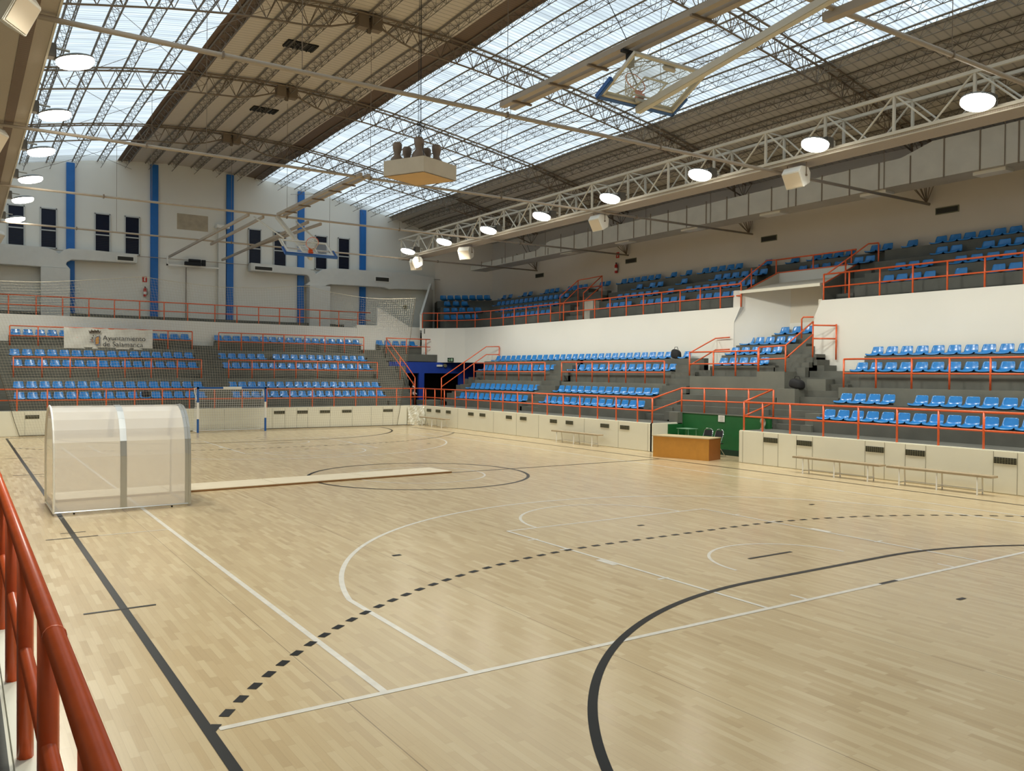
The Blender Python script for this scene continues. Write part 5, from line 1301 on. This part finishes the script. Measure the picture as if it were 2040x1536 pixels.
draw([U([(575,235),(800,240),(795,265),(578,262)]), U([(560,205),(572,200),(600,235),(580,240)]), U([(815,210),(803,205),(780,238),(800,243)])]+
     [U([(x-22,212),(x,180),(x+22,212),(x+14,226),(x-14,226)]) for x in (625,688,750)]+[U([(600,222),(640,206),(688,214),(735,206),(780,224),(780,236),(600,236)])], 'crown', mat('brown_banner_ink', srgb(86,72,58), .7))
draw([U([(792,300),(792,470),(770,500),(715,508),(690,505),(690,370),(710,335)])], 'shield_edge', BLUEG)
draw([U([(768,325),(768,465),(750,490),(702,495),(702,378),(722,345)])], 'shield_field', OCHRE)
draw([U([(583,430),(682,430),(682,440),(583,440)]), U([(590,385),(645,392),(645,405),(590,398)]), U([(655,300),(662,300),(662,410),(655,410)]), U([(640,300),(678,300),(668,318),(648,318)]), U([(700,300),(716,295),(712,325),(702,325)])]+[U([(x,440),(x+6,440),(x+6,470),(x,470)]) for x in (590,612,634,656)]+[U([(625,345),(650,345),(650,372),(625,372)])], 'crest_drawing', INK)

# ------------------------------------------------------------------ person in the dark entrance
def person(loc, rz):
    root = thing('person', 'person with dark hair and a white and dark top standing in the dark entrance', 'person', loc)
    V = [(0,0,.88),(0,0,1.0),(0,0,1.18),(0,.0,1.34),(0,0,1.42),(0,.01,1.5),(0,.015,1.58),
         (.17,0,1.33),(.24,.0,1.08),(.25,.10,.88),(-.17,0,1.33),(-.24,0,1.08),(-.20,.16,.93),
         (.09,0,.84),(.10,.02,.48),(.10,-.01,.08),(.10,.12,.04),(-.09,0,.84),(-.10,.02,.48),(-.10,-.01,.08),(-.10,.12,.04)]
    E_ = [(0,1),(1,2),(2,3),(3,4),(4,5),(5,6),(3,7),(7,8),(8,9),(3,10),(10,11),(11,12),(0,13),(13,14),(14,15),(15,16),(0,17),(17,18),(18,19),(19,20)]
    RAD = [.13,.12,.13,.11,.05,.075,.085,.055,.042,.034,.055,.042,.034,.085,.06,.045,.035,.085,.06,.045,.035]
    me = bpy.data.meshes.new('body'); me.from_pydata(V, E_, []); b = bpy.data.objects.new('body', me); col.objects.link(b)
    sk = b.modifiers.new('skin', 'SKIN'); 
    for i, r_ in enumerate(RAD): me.skin_vertices[0].data[i].radius = (r_*1.15 if i < 4 else r_, r_*.85 if i < 4 else r_)
    me.skin_vertices[0].data[0].use_root = True
    ss = b.modifiers.new('sub', 'SUBSURF'); ss.levels = 1; ss.render_levels = 1
    dg = bpy.context.evaluated_depsgraph_get(); m2 = bpy.data.meshes.new_from_object(b.evaluated_get(dg)); bpy.data.objects.remove(b)
    m2.materials.clear(); [m2.materials.append(x) for x in (SKIN, SHIRTW, TROUS)]
    for p in m2.polygons:
        p.use_smooth = True; c = p.center
        p.material_index = 2 if c.z < .92 or (1.05 < c.z < 1.44 and abs(c.x) > .10 and c.z < 1.42) else (1 if c.z < 1.42 and abs(c.x) <= .2 else 0)
    o = bpy.data.objects.new('body', m2); col.objects.link(o); o.parent = root
    h = MB(); prof_ = [(0,.115),(.05,.105),(.085,.07),(.095,.01),(.092,-.05),(.08,-.1)]
    h.lathe([(r_, z_) for r_, z_ in prof_], (0,-.012,1.60), 16); ho = h.build('hair', HAIR, None, smooth=True); ho.parent = root
    n = MB().prism([(-.012,.095,1.555),(.012,.095,1.555),(0,.115,1.56),(0,.095,1.60)], (0,-.004,0)); no = n.build('nose', SKIN, None); no.parent = root
    root.rotation_euler = (0,0,rz)
person((23.4,-11.55,.62), 2.4)
